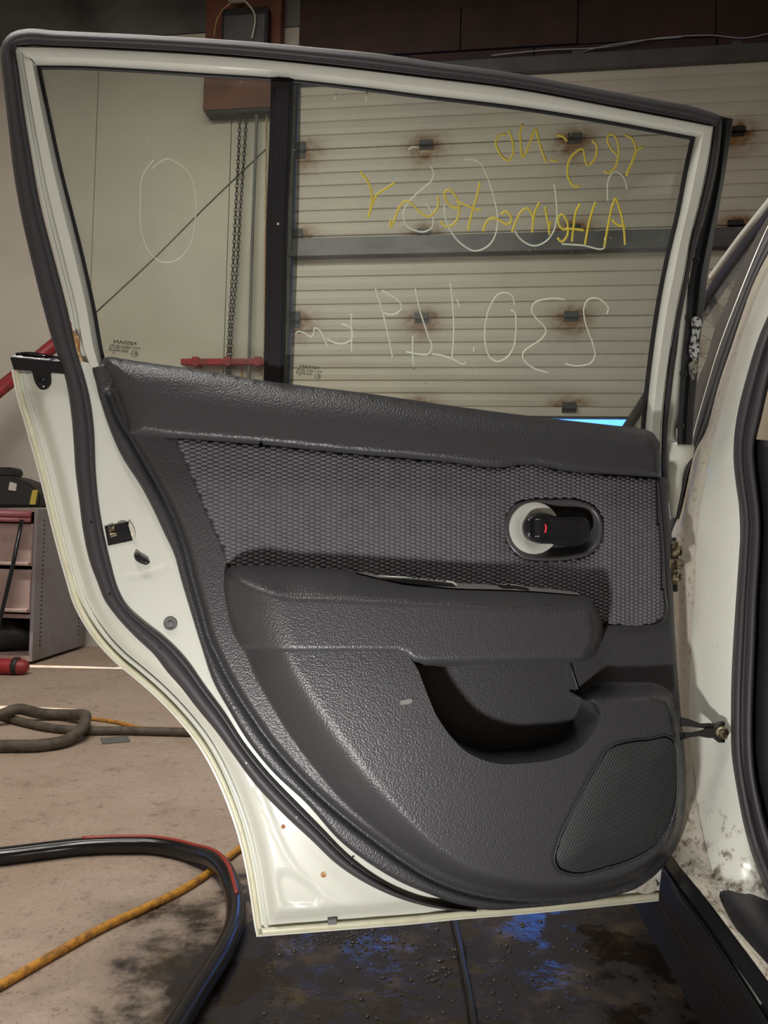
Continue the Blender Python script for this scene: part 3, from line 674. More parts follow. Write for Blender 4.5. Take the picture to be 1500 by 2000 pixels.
# ---- painted shell below the belt
SH_L = [(22, 722, 0, 1), (30, 765), (50, 836), (75, 925), (104, 1045), (128, 1132), (143, 1180), (162, 1217), (190, 1257), (228, 1297), (262, 1325), (302, 1360), (350, 1410), (390, 1462), (420, 1516), (445, 1575), (464, 1632), (478, 1690), (489, 1755), (497, 1810), (501, 1830, 0, 1)]
SH_B = [(640, 1819), (800, 1806), (900, 1796), (1000, 1788), (1150, 1774), (1286, 1760, 0, 1)]
SH_R = [(1288, 1735), (1292, 1700), (1296, 1660, 0, 1), (1300, 1500), (1298, 1300), (1294, 1100), (1290, 935, 0, 1), (1290, 862, 0, 1)]
SH_T = [(1000, 850), (600, 790), (260, 740), (205, 715, 0, 1), (160, 706, 0, 1), (120, 730, 0, 1), (100, 728)]
hem_line = crom(SH_L + SH_B, False, 8)
EMB = crom([(545, 1703), (552, 1697), (560, 1700), (628, 1760), (622, 1770), (600, 1772), (560, 1772), (550, 1765), (545, 1750)], True, 8)
PANEL_EDGE = crom([(503, 1540), (520, 1580), (540, 1630), (565, 1680), (600, 1722), (640, 1752), (690, 1770), (760, 1779), (840, 1782)], False, 8)
def h_shell(p):
    d, _ = segdist(p, hem_line)
    h = -0.022 + 0.022 * sst((d - 20) / 34)
    e, _ = segdist(p, EMB, True); h = h - 0.0035 * np.where(inside(p, EMB), sst(e / 6), 0)
    g, _ = segdist(p, PANEL_EDGE); h = h + 0.002 * np.exp(-(g / 5)**2)
    s, _ = segdist(p, [(245, 1126), (280, 1124), (325, 1108)]); h = h - 0.002 * np.exp(-(s / 4)**2)
    return h
shell = patch('door_shell', SH_L + SH_B + SH_R + SH_T, h_shell, M_PAINT, door, sp=7, skirt=0.05)
hl2 = crom(SH_L[:-1] + [(500, 1828)] , False, 8)
nrm = np.gradient(hl2[:, :2], axis=0); nrm = np.stack([-nrm[:, 1], nrm[:, 0]], 1); nrm /= np.linalg.norm(nrm, axis=1)[:, None]; nrm *= np.where((nrm[:, 0] < 0)[:, None], -1, 1)
strip_mesh('hem_seam', [V(hl2[:, :2] + nrm * a, b) for a, b in ((3, -0.024), (5, -0.0145), (13, -0.0145), (15, -0.024))], M_HEM, shell)
strip_mesh('hem_rib', [V(hl2[:, :2] + nrm * a, b) for a, b in ((17, -0.026), (18.5, -0.0165), (26, -0.0150), (28, -0.024))], M_PAINT, shell)
hb2 = np.array([(501, 1830), (640, 1819), (800, 1806), (900, 1796), (1000, 1788), (1150, 1774), (1285, 1760)], float)
hb2 = crom([tuple(q) for q in hb2], False, 10)[:, :2]
strip_mesh('hem_seam', [V(hb2 + np.array((2, -a)), b) for a, b in ((2, -0.026), (4, -0.0145), (16, -0.0145), (19, -0.026))], M_HEM, shell)
# latch opening
LT = [(204, 1028, 0, 1), (250, 1019, 0, 1), (256, 1024), (262, 1050), (258, 1056, 0, 1), (211, 1066, 0, 1)]
latch = patch('latch_pocket', LT, lambda p: np.full(len(p), 0.0012), M_BLACK, shell, sp=5, skirt=0.01)
patch('striker_fork', [(211, 1029, 0, 1), (222, 1026, 0, 1), (224, 1037, 0, 1), (214, 1040, 0, 1)], lambda p: np.full(len(p), 0.004), M_STEEL, shell, sp=5, skirt=0.005)
patch('latch_plate', [(214, 1042, 0, 1), (226, 1039, 0, 1), (228, 1046, 0, 1), (216, 1050, 0, 1)], lambda p: np.full(len(p), 0.003), M_STEEL, shell, sp=5, skirt=0.004)
patch('latch_pawl', [(229, 1026), (246, 1022), (249, 1030), (236, 1034)], lambda p: np.full(len(p), 0.004), M_GLOSS, shell, sp=4, skirt=0.004)
patch('latch_lip', [(252, 1019, 0, 1), (257, 1024), (263, 1049), (259, 1054, 0, 1), (251, 1026, 0, 1)], lambda p: np.full(len(p), 0.004), M_GRIME, shell, sp=5, skirt=0.005)
patch('rubber_clip', [(262, 1082), (268, 1079), (276, 1085), (288, 1092), (293, 1098), (288, 1103), (276, 1101), (264, 1093)], lambda p: 0.001 + 0.007 * rnd(segdist(p, crom([(262, 1082), (268, 1079), (276, 1085), (288, 1092), (293, 1098), (288, 1103), (276, 1101), (264, 1093)], True, 3), True)[0] / 5), M_BLACK, shell, sp=3, skirt=0.006)
pc = V([(333, 1218)], 0.0)[0]
lathe('rubber_plug', [(0.0092, -0.006), (0.0092, 0.001), (0.0082, 0.003), (0.0068, 0.003), (0.0060, 0.0012), (0.0040, 0.0012), (0.0034, 0.003), (0.001, 0.0034)], pc, DN, M_GREY, shell, 24)
for (x, y, r) in ((553, 1615, 4.5), (632, 1708, 6), (650, 1803, 7)):
    a = [(x + r * math.cos(t) * (1 + .2 * math.sin(3 * t)), y + r * math.sin(t)) for t in np.linspace(0, 2 * math.pi, 9)[:-1]]
    patch('rust_spot', a, lambda p: h_shell(p) + 0.0007, M_RUST, shell, sp=4, skirt=0.001)
patch('drain_clip', [(640, 1797, 0, 1), (657, 1795, 0, 1), (658, 1805, 0, 1), (641, 1807, 0, 1)], lambda p: np.full(len(p), -0.012), M_GREY, shell, sp=5, skirt=0.012)
# rubber end of the outer belt moulding
bm_ = patch('belt_moulding', [(20, 700, 0, 1), (28, 690), (40, 688), (125, 698, 0, 1), (130, 730, 0, 1), (27, 722, 0, 1)], lambda p: -0.006 + 0.012 * rnd(segdist(p, [(20, 690), (28, 690), (125, 699)], False)[0] / 14), M_GLOSS, door, sp=5, skirt=0.04)
patch('moulding_tab', [(62, 724, 0, 1), (99, 729, 0, 1), (98, 752), (90, 760), (78, 760), (71, 752)], lambda p: np.full(len(p), 0.0025), M_BLACK, bm_, sp=6, skirt=0.02)
lathe('screw', [(0.006, -.004), (0.006, 0.001), (0.004, 0.0025), (0.001, 0.0025)], V([(82, 748)], 0.0025)[0], DN, M_GLOSS, bm_, 14)

# ---- window frame
TOP_O = [(30, 90), (100, 91), (240, 97), (400, 106), (500, 114), (667, 131), (833, 151), (1000, 172), (1200, 209), (1394, 246)]
TOP_I = [(73, 129), (160, 130), (240, 134), (400, 144), (540, 153), (700, 170), (833, 187), (1000, 207), (1167, 233), (1357, 268)]
frame = empty('window_frame', tuple(V([(750, 160)], 0)[0])); frame.parent = door; frame.location = tuple(np.array(frame.location) - origin(door))
FP = [(0, -0.03), (0, 0.006), (0.06, 0.010), (0.55, 0.011), (0.66, 0.008), (0.95, -0.004), (1, -0.008), (1, -0.03)]
shade_auto(band('top_rail', TOP_O, TOP_I, FP, M_PAINT, frame), 0.5)
RO = [(1394, 246), (1383, 317), (1367, 393), (1350, 460), (1337, 533), (1320, 617), (1307, 700), (1300, 750), (1293, 817), (1290, 862)]
RI = [(1357, 268), (1343, 333), (1327, 417), (1312, 480), (1297, 550), (1283, 633), (1270, 733), (1262, 810), (1258, 862)]
shade_auto(band('front_rail', RO, RI, FP, M_PAINT, frame), 0.5)
LO = [(30, 90), (44, 180), (62, 290), (83, 400), (108, 500), (134, 600), (156, 700), (164, 715)]
LI = [(73, 129), (96, 240), (116, 332), (133, 400), (158, 500), (180, 600), (198, 698), (204, 720)]
shade_auto(band('rear_rail', LO, LI, [(0, -0.03), (0, -0.004), (0.12, -0.004), (0.16, -0.009), (0.26, -0.009), (0.34, 0.009), (0.75, 0.011), (0.95, -0.002), (1, -0.008), (1, -0.03)], M_PAINT, frame), 0.5)
patch('rust_streak', [(143, 650), (148, 652), (156, 690), (166, 725), (163, 735), (158, 715), (150, 685)], lambda p: np.full(len(p), -0.0005), M_RUST, frame, sp=5, skirt=0.004)
# glass runs
def inset(I, dx, dy): return [(x + dx, y + dy) for x, y in I]
run = [(0, -0.03), (0, -0.006), (0.5, -0.003), (1, -0.008), (1, -0.03)]
band('glass_run', TOP_I, inset(TOP_I, 0, 7), run, M_BAR, frame)
band('glass_run', RI, [(x - 9, y + 3) for x, y in RI], run, M_BAR, frame)
band('glass_run', [(x + 7, y + 2) for x, y in LI], LI, run, M_BAR, frame)
bar = band('division_bar', [(529, 158), (525, 300), (521, 400), (518, 570), (514, 775)], [(573, 160), (568, 300), (563, 400), (559, 570), (554, 775)], [(0, -0.03), (0, -0.001), (0.05, 0.001), (0.2, 0.001), (0.22, 0.004), (0.83, 0.004), (0.85, 0.001), (0.96, 0.001), (1, -0.002), (1, -0.03)], M_BAR, frame)
shade_auto(bar, 0.4)
patch('bar_screw', [(541, 435), (545, 435), (545, 439), (541, 439)], lambda p: np.full(len(p), 0.0046), M_SILVER, frame, sp=4, skirt=0.001)
# glass panes
HG = -0.016
qg = patch('quarter_glass', [(75, 130, 0, 1)] + [(x, y + 3) for x, y in TOP_I[1:5]] + [(532, 160, 0, 1), (520, 420), (516, 760, 0, 1), (380, 735), (206, 712, 0, 1), (180, 594), (134, 398), (96, 238)], lambda p: np.full(len(p), HG), M_GLASS2, door, sp=40, skirt=0.004, back=True)
dg = patch('door_glass', [(566, 158, 0, 1)] + [(x, y + 3) for x, y in TOP_I[5:9]] + [(1352, 270, 0, 1), (1325, 415), (1296, 548), (1268, 730), (1256, 850, 0, 1), (1000, 825), (554, 765, 0, 1), (562, 400)], lambda p: np.full(len(p), HG), M_GLASS, door, sp=40, skirt=0.004, back=True)
for o in (qg, dg): o.data.polygons.foreach_set('use_smooth', [False] * len(o.data.polygons))
patch('ceramic_edge', [(566, 162, 0, 1), (588, 165, 0, 1), (584, 400), (572, 760, 0, 1), (552, 757, 0, 1), (560, 400)], lambda p: np.full(len(p), HG + 0.0006), glass('smoked_edge', (0.30, 0.31, 0.28), 0.1), dg, sp=20, skirt=0.0)
# paint-pen writing on the outer face of the glass (photo pixels)
def zz_(pts, ox, oy, k): return [(ox + x / k, oy + y / k) for x, y in pts]
YEL = []; WHT = []
YEL += [zz_(s, 690, 230, 5) for s in (
    [(70, 530), (120, 590), (165, 670), (182, 760), (175, 850), (160, 920), (145, 980)], [(405, 635), (300, 705), (235, 745), (195, 820), (150, 970)],
    [(365, 990), (368, 1075), (400, 1000), (460, 860), (505, 815), (545, 820), (600, 870), (670, 935), (735, 965), (790, 930), (830, 850), (825, 760)],
    [(1030, 880), (960, 870), (905, 800), (890, 735), (930, 700), (985, 745), (1020, 810), (1035, 900), (1015, 990), (965, 1050), (900, 1060), (850, 1010)],
    [(1035, 825), (1110, 860), (1190, 890), (1250, 905)], [(1240, 630), (1200, 790), (1160, 930), (1120, 1100)],
    [(1265, 1110), (1290, 1040), (1335, 985), (1400, 985), (1450, 1015), (1500, 1040), (1545, 1010), (1530, 950), (1480, 915), (1440, 945)])]
YEL += [zz_(s, 950, 230, 4.6875) for s in (
    [(180, 150), (115, 165), (88, 215), (110, 300), (160, 370), (205, 390), (240, 340), (245, 240), (225, 165), (203, 108)],
    [(335, 55), (312, 120), (315, 230), (335, 362), (385, 260), (455, 105), (480, 210), (520, 330), (553, 410)],
    [(585, 382), (620, 397), (655, 385)], [(645, 162), (690, 165), (740, 212)],
    [(855, 625), (810, 630), (760, 570), (742, 480), (760, 390), (810, 320), (885, 285), (900, 360), (930, 435), (975, 400), (1010, 310), (1005, 240), (965, 208)],
    [(1205, 350), (1150, 290), (1110, 215), (1115, 160), (1150, 145), (1190, 190), (1212, 280), (1205, 380), (1170, 465), (1115, 505), (1080, 490)],
    [(1272, 155), (1325, 180), (1360, 240), (1370, 300), (1330, 420), (1280, 530)], [(1440, 262), (1400, 280), (1365, 320), (1330, 410), (1285, 510)],
    [(235, 1045), (280, 930), (330, 850), (375, 828), (410, 870), (428, 930), (418, 1050)], [(487, 770), (450, 850), (430, 940)],
    [(537, 815), (552, 900), (572, 1000), (578, 1070)], [(590, 950), (575, 1000)],
    [(745, 1020), (700, 1020), (662, 965), (660, 905), (690, 885), (730, 930), (748, 1010), (735, 1090), (690, 1135), (650, 1100)], [(730, 1015), (810, 1020), (895, 1030)],
    [(860, 785), (825, 850), (800, 990), (783, 1135)], [(1000, 770), (950, 920), (903, 1160)],
    [(1080, 1185), (1120, 960), (1160, 790), (1180, 740), (1215, 820), (1255, 980), (1270, 1165)], [(1150, 935), (1200, 980), (1280, 1000)])]
WHT += [zz_(s, 690, 230, 5) for s in ([(540, 312), (575, 285), (640, 290)], [(745, 460), (785, 530), (760, 620), (680, 690), (600, 760), (520, 850), (490, 960), (520, 1050), (600, 1100), (700, 1112), (770, 1070), (780, 990), (755, 900), (715, 840)],
    [(1090, 410), (1170, 405), (1230, 430), (1290, 530), (1340, 660), (1390, 840), (1410, 980), (1395, 1120), (1340, 1230), (1260, 1285), (1180, 1300), (1080, 1250), (990, 1165), (930, 1060), (895, 950), (890, 850)])]
WHT += [zz_(s, 950, 230, 4.6875) for s in ([(622, 605), (640, 760), (645, 920), (610, 1050), (540, 1135), (440, 1172), (350, 1140), (290, 1085), (260, 1035)], [(690, 1155), (880, 1168), (1080, 1187), (1085, 1100)], [(1110, 760), (1110, 620), (1135, 530), (1175, 492), (1230, 515), (1270, 570), (1287, 650)])]
WHT += [zz_(s, 560, 540, 4.4118) for s in (
    [(58, 605), (60, 520), (95, 472), (150, 485), (215, 518), (235, 480), (240, 442), (280, 460), (320, 530), (353, 605)], [(345, 535), (420, 572), (500, 575), (560, 540), (572, 490), (535, 430), (470, 410)], [(557, 318), (557, 450), (560, 650)],
    [(765, 105), (830, 320), (880, 530), (912, 695)], [(818, 120), (900, 165), (970, 215), (992, 265), (950, 315), (890, 328), (835, 312)], [(1108, 105), (1150, 300), (1215, 500), (1250, 620), (1225, 665), (1130, 668), (1030, 648)], [(1087, 512), (1085, 640), (1095, 800)],
    [(1412, 60), (1430, 230), (1440, 450), (1435, 600), (1425, 695)], [(1250, 668), (1360, 685), (1450, 720), (1530, 752), (1548, 738)], [(1468, 200), (1490, 262)])]
WHT += [zz_(s, 880, 540, 4.4118) for s in (
    [(203, 610), (200, 650)], [(520, 290), (545, 300), (565, 400), (560, 520), (535, 630), (480, 700), (400, 732), (345, 700), (305, 600), (295, 480), (315, 340), (360, 220), (410, 155), (470, 138), (530, 165), (555, 250)],
    [(990, 200), (900, 188), (800, 200), (720, 230), (698, 280), (740, 360), (800, 420), (825, 470), (790, 530), (700, 595), (635, 645), (620, 690), (660, 750), (740, 800), (845, 828)],
    [(1345, 325), (1362, 280), (1320, 220), (1240, 185), (1180, 205), (1150, 270), (1155, 360), (1190, 480), (1230, 590), (1245, 680), (1215, 740), (1130, 768), (1040, 765), (990, 750)])]
def writing(strokes, m, r, parent):
    for s in strokes:
        q = crom(s, False, 4)[:, :2]; tube('pen_stroke', V(q, HG - 0.0046), r, m, parent, 6, flat=0.25, flat_dir=DN)
writing(YEL, M_CHALKY, 0.0019, dg); writing(WHT, M_CHALKW, 0.00125, dg)
writing([[(300, 312), (280, 340), (274, 400), (276, 450), (290, 490), (318, 512), (345, 508), (370, 480), (381, 430), (380, 370), (368, 335), (345, 318), (328, 310), (310, 318), (296, 330)]], M_CHALKW, 0.0007, qg)
# specks of dried paint
for x, y, x2, y2 in ((582, 185, 587, 179), (573, 220, 584, 212), (653, 195, 657, 181), (714, 198, 717, 178)):
    tube('paint_speck', V([(x, y), ((x + x2) / 2, (y + y2) / 2), (x2, y2)], HG - .0046), [0.0008, 0.0013, 0.0008], M_CHALKW, dg, 6, flat=.3, flat_dir=DN)
# printed maker's marks, read mirrored from inside
def glass_text(lines, cx, cy, w, parent, tilt):
    """lines: (text, dx, dy, size px); text is laid on the outer face so it reads mirrored from inside"""
    for txt, dx, dy, sz in lines:
        cu = bpy.data.curves.new('print', 'FONT'); cu.body = txt; cu.size = 1.0; cu.align_x = 'CENTER'; cu.align_y = 'CENTER'; cu.offset = 0.012
        to = bpy.data.objects.new('print', cu); COL.objects.link(to); dgp = bpy.context.evaluated_depsgraph_get(); dgp.update()
        me = to.evaluated_get(dgp).to_mesh(); vv = np.array([tuple(v.co) for v in me.vertices]); ff = [tuple(p.vertices) for p in me.polygons]
        to.to_mesh_clear(); bpy.data.objects.remove(to); bpy.data.curves.remove(cu)
        if not len(vv): continue
        x = -vv[:, 0] * sz[0] / (vv[:, 0].max() - vv[:, 0].min()); y = -vv[:, 1] * sz[1] / 0.72
        px = cx + dx + x; py = cy + dy + y + tilt * (dx + x)
        mesh('maker_print', V(np.stack([px, py], 1), HG - 0.0045), ff, M_ETCH, parent, smooth=False)
MARK = [('NISSAN', 5, -16, (44, 7)), ('SAINT-GOBAIN SEKURIT', 5, -8.2, (60, 4.4)), ('DOT 615 M2W AS2', -6, -4.0, (39, 4.0)), ('43R-004628', -8, 1.0, (37, 5.2)), ('. . . . 8', -8, 6.4, (22, 3))]
def mark(cx, cy, k, parent):
    glass_text([(t, dx * k, dy * k, (s[0] * k, s[1] * k)) for t, dx, dy, s in MARK], cx, cy, 0, parent, 0.12)
    glass_text([('E', 26 * k, 3 * k, (5 * k, 7.5 * k)), ('2', 20.5 * k, 3.5 * k, (3 * k, 4 * k))], cx, cy, 0, parent, 0.12)
    c = (cx + 24 * k, cy + 5.8 * k); q = np.array([(c[0] + 7 * k * math.cos(a), c[1] + 6.6 * k * math.sin(a)) for a in np.linspace(0, 2 * math.pi, 25)[:-1]])
    tube('maker_ring', V(q, HG - .0046), 0.0003, M_ETCH, parent, 4, closed=True)
mark(239, 685, 1.0, qg); mark(600, 730, 0.84, dg)

# ---- weatherstrip round the rear and top of the door
WS_O = [(1412, 228), (1398, 222), (1362, 210), (1280, 194), (1133, 167), (1000, 142), (850, 121), (750, 106), (600, 91), (500, 82), (300, 69), (108, 60), (46, 57), (22, 64), (6, 80), (1, 110), (4, 140), (16, 248), (28, 348), (37, 400), (64, 520), (86, 608), (107, 680), (117, 706), (128, 742), (139, 810), (144, 870), (147, 917), (155, 983), (163, 1043), (177, 1103), (190, 1137), (204, 1172), (227, 1204), (267, 1247), (300, 1278), (327, 1313), (352, 1341), (383, 1381), (423, 1430), (457, 1477), (497, 1531), (557, 1594), (610, 1643), (655, 1686), (725, 1731), (798, 1761), (872, 1777), (930, 1781)]
WS_I = [(1393, 247), (1340, 236), (1200, 209), (1000, 172), (833, 151), (667, 131), (500, 114), (400, 106), (240, 97), (100, 92), (50, 90), (33, 94), (36, 130), (42, 180), (60, 295), (79, 400), (106, 505), (131, 600), (152, 695), (164, 732), (176, 780), (184, 840), (187, 917), (193, 983), (203, 1043), (217, 1103), (230, 1150), (250, 1187), (283, 1217), (327, 1250), (360, 1283), (400, 1340), (437, 1390), (477, 1453), (523, 1510), (583, 1573), (622, 1613), (685, 1677), (743, 1720), (817, 1755), (890, 1773), (930, 1777)]
ws_o = band('weatherstrip', WS_O, WS_I, [(0, -0.03), (0.0, 0.0), (0.05, 0.008), (0.16, 0.0125), (0.4, 0.0145), (0.62, 0.0125), (0.70, 0.0095), (0.75, 0.0075), (0.80, 0.0085), (0.9, 0.0075), (1.0, 0.003), (1.0, -0.03)], M_RUB, door, step=10)
for x, y in ((178, 1020), (214, 1160), (312, 1266), (401, 1380), (481, 1490), (579, 1596), (687, 1686)):
    lathe('vent_hole', [(0.0016, -0.002), (0.0016, 0.0004)], V([(x, y)], 0.0142)[0], DN, M_BLACK, ws_o, 8)
# front pillar side: rubber strip and black cover plate
RS_O = [(1412, 226), (1405, 300), (1392, 370), (1372, 440), (1350, 520), (1330, 620), (1317, 720), (1309, 790), (1303, 860), (1306, 960)]
RS_I = [(1394, 247), (1384, 317), (1368, 393), (1351, 460), (1338, 533), (1321, 617), (1308, 700), (1301, 750), (1294, 817), (1290, 950)]
band('front_weatherstrip', RS_O, RS_I, [(0, -0.03), (0, -0.010), (0.3, 0.003), (0.7, 0.003), (1, -0.006), (1, -0.03)], M_RUB, door)
band('front_flange', [(1346, 540), (1344, 600), (1334, 700), (1328, 800), (1326, 862), (1354, 866), (1352, 893), (1340, 908), (1330, 960), (1320, 1012)], [(1343, 540), (1331, 617), (1318, 720), (1310, 790), (1303, 862), (1304, 960), (1310, 1010)], [(0, -0.06), (0, -0.024), (1, -0.010), (1, -0.04)], M_PAINT, door)
CV_O = [(1432, 232), (1420, 317), (1406, 400), (1390, 490), (1383, 533), (1374, 610), (1367, 670), (1362, 733), (1356, 800), (1353, 868)]
CV_I = [(1404, 227), (1400, 300), (1390, 375), (1370, 450), (1347, 540), (1342, 600), (1331, 700), (1325, 800), (1322, 868)]
cov = band('pillar_cover', CV_O, CV_I, [(0, -0.045), (0, -0.022), (0.05, -0.018), (0.33, -0.016), (0.36, -0.011), (0.42, -0.011), (0.45, -0.016), (0.97, -0.014), (1, -0.022), (1, -0.045)], M_GLOSS, door, step=12)
shade_auto(cov, 0.4)
for x, y in ((1377, 405), (1361, 508), (1345, 621), (1335, 729), (1329, 832)):
    lathe('clip', [(0.0055, -.002), (0.0055, 0.0015), (0.004, 0.0015), (0.003, -0.0005), (0.0005, 0.0015)], V([(x, y)], -0.0145)[0], DN, M_IRON, cov, 14)
patch('worn_patch', [(1358, 618), (1366, 621), (1365, 660), (1363, 695), (1357, 704), (1351, 695), (1354, 650)], lambda p: np.full(len(p), -0.0098), mat('scuffed_metal', (0.42, 0.42, 0.40), 0.5, var=(160, 0.5, 0.55, (0.03, 0.028, 0.026))), cov, sp=5, skirt=0.004)
patch('worn_patch', [(1350, 706), (1360, 702), (1361, 725), (1354, 742), (1349, 728)], lambda p: np.full(len(p), -0.0098), mat('scuffed_edge', (0.20, 0.19, 0.15), 0.6, var=(160, 0.45, 0.6, (0.03, 0.028, 0.026))), cov, sp=5, skirt=0.004)

# ---- trim panel
TR = [(184, 713), (196, 709), (212, 708), (240, 716), (330, 850, 0, 1), (600, 872), (1000, 915), (1289, 930, 0, 1), (1302, 935), (1306, 985), (1311, 1035), (1314, 1140), (1318, 1230), (1324, 1320), (1330, 1395), (1336, 1455), (1340, 1510), (1339, 1573), (1331, 1621), (1313, 1669), (1280, 1709), (1243, 1735), (1214, 1746), (1170, 1757), (1097, 1767), (1023, 1774), (950, 1777), (880, 1762), (853, 1752), (780, 1722), (729, 1692), (670, 1648), (597, 1568), (533, 1508), (483, 1446), (447, 1387), (417, 1333), (393, 1262), (370, 1187), (353, 1130), (340, 1083), (320, 1040), (300, 997), (277, 953), (236, 888), (212, 832), (200, 796), (188, 752)]
TRc = crom(TR, True, 8)
GROOVE = crom([(214, 770), (234, 820), (257, 858), (300, 933), (333, 997), (360, 1067), (377, 1133), (390, 1180), (410, 1250), (433, 1300), (460, 1350), (490, 1397), (530, 1453), (577, 1507), (623, 1553), (677, 1600), (733, 1643), (790, 1684), (835, 1712), (908, 1741), (1000, 1757), (1100, 1756), (1190, 1743), (1250, 1722)], False, 8)
GRP = np.vstack([GROOVE[:, :2], [(1300, 1690), (1345, 1500), (1320, 900), (260, 690)]])
BULGE = [(445, 1180, 70), (463, 1250, 78), (480, 1275, 82), (500, 1323, 84), (537, 1387, 84), (577, 1450, 86), (617, 1502, 84), (660, 1553, 80), (710, 1599, 72), (765, 1643, 60), (833, 1688, 44), (908, 1722, 32), (1000, 1741, 24), (1075, 1746, 20), (1150, 1741, 18), (1230, 1720, 16), (1290, 1680, 14), (1322, 1632, 12), (1331, 1560, 11), (1328, 1455, 11), (1318, 1385, 12), (1311, 1358, 20), (1290, 1342, 30), (1230, 1337, 36), (1180, 1337, 38), (1152, 1342, 30), (1124, 1360, 24), (1096, 1300, 8), (1090, 1230, 30), (900, 1180, 60)]
BUc = crom(BULGE, True, 8)
GR = [(1222, 1448), (1270, 1442), (1308, 1438), (1318, 1446), (1324, 1500), (1322, 1560), (1310, 1612), (1290, 1644), (1250, 1672), (1190, 1694), (1110, 1706), (1092, 1699), (1083, 1680), (1090, 1648), (1130, 1560), (1170, 1488), (1192, 1458)]
GRc = crom(GR, True, 6)
HB, HF = 0.016, 0.074
FB = [(340, 853, 14, 1), (510, 867, 12), (700, 886, 12), (873, 901, 12), (986, 911, 12), (1018, 906, 12), (1047, 905, 12), (1080, 914, 12), (1133, 921, 12), (1281, 934, 10, 1), (1286, 1000, 9), (1291, 1067, 9), (1297, 1165, 9), (1299, 1192, 9), (1294, 1207, 9), (1281, 1215, 9), (1177, 1220, 9, 1), (1120, 1235, 12), (800, 1230, 12), (480, 1170, 12), (447, 1110, 12, 1), (430, 1062, 12), (402, 1000, 12), (375, 932, 12)]
FBc = crom(FB, True, 8)
def h_trim(p):
    d, _ = segdist(p, TRc, True)
    h = 0.002 + 0.010 * rnd(d / 9)
    g, _ = segdist(p, GROOVE); ing = inside(p, GRP)
    h = h - 0.010 * np.exp(-(g / 7.0)**2) + np.where(ing, 0.006 * sst(g / 12), 0)
    b, w = segdist(p, BUc, True); ins = inside(p, BUc)
    h = h + np.where(ins, (HF - 0.017) * np.sin(np.clip(b / np.maximum(w, 1), 0, 1) * math.pi / 2), 0)
    q, _ = segdist(p, FBc, True); h = h - np.where(inside(p, FBc) & ~ins, 0.013 * sst((q - 2) / 8), 0)
    e, _ = segdist(p, GRc, True); h = h - np.where(inside(p, GRc), 0.004 * sst(e / 4), 0) - 0.002 * np.exp(-(e / 3)**2)
    return h
POCKET = [(790, 1270, 0, 1), (800, 1284), (814, 1304), (830, 1344), (854, 1400), (882, 1440), (910, 1468), (942, 1484), (974, 1492), (1022, 1491), (1090, 1481), (1122, 1468), (1146, 1448), (1162, 1424), (1173, 1396), (1168, 1380), (1154, 1370), (1136, 1366), (1112, 1294, 0, 1), (1106, 1265, 0, 1)]
trim = patch('trim_panel', TR, h_trim, M_LEATHER, door, sp=5, skirt=0.02, holes=[POCKET])
# pocket behind the opening: wall loops and floor
pk = crom(POCKET, True, 6)[:, :2]; hp_ = h_trim(pk); top = V(pk, hp_); back_h = 0.006
rows = [top, top - DN * np.minimum(0.003, (hp_ - back_h))[:, None]]
cen = pk.mean(0)
for t in (0.25, 0.5, 0.75, 1.0): rows.append(top - DN * ((hp_ - back_h) * t)[:, None] + 0.0)
rows = [np.vstack([r, r[:1]]) for r in rows]
pw = strip_mesh('pocket_wall', rows, M_PLAST, trim)
fr_ = rows[-1][:-1]; uu = (fr_ - DO) @ DT; vv_ = fr_[:, 2]
_vs, _e, _f, *_ = delaunay_2d_cdt([Vector((a, b)) for a, b in zip(uu, vv_)], [(i, (i + 1) % len(uu)) for i in range(len(uu))], [], 1, 1e-7)
mesh('pocket_back', [DO + DT * v.x + DN * back_h + np.array((0, 0, v.y)) for v in _vs], _f, M_LEATHER, trim, smooth=False)
tube('pocket_edge', V([(1111, 1290), (1120, 1318), (1129, 1346), (1135, 1366)], 0.0205), 0.0012, M_PLAST, trim, 6)
# little spring tab at the pocket end
patch('scuff', [(781, 1370), (790, 1367), (805, 1366), (806, 1370), (790, 1376), (783, 1377)], lambda p: h_trim(p) + 0.0006, mat('scuff_mark', (0.17, 0.165, 0.155), 0.6), trim, sp=5, skirt=0.001)

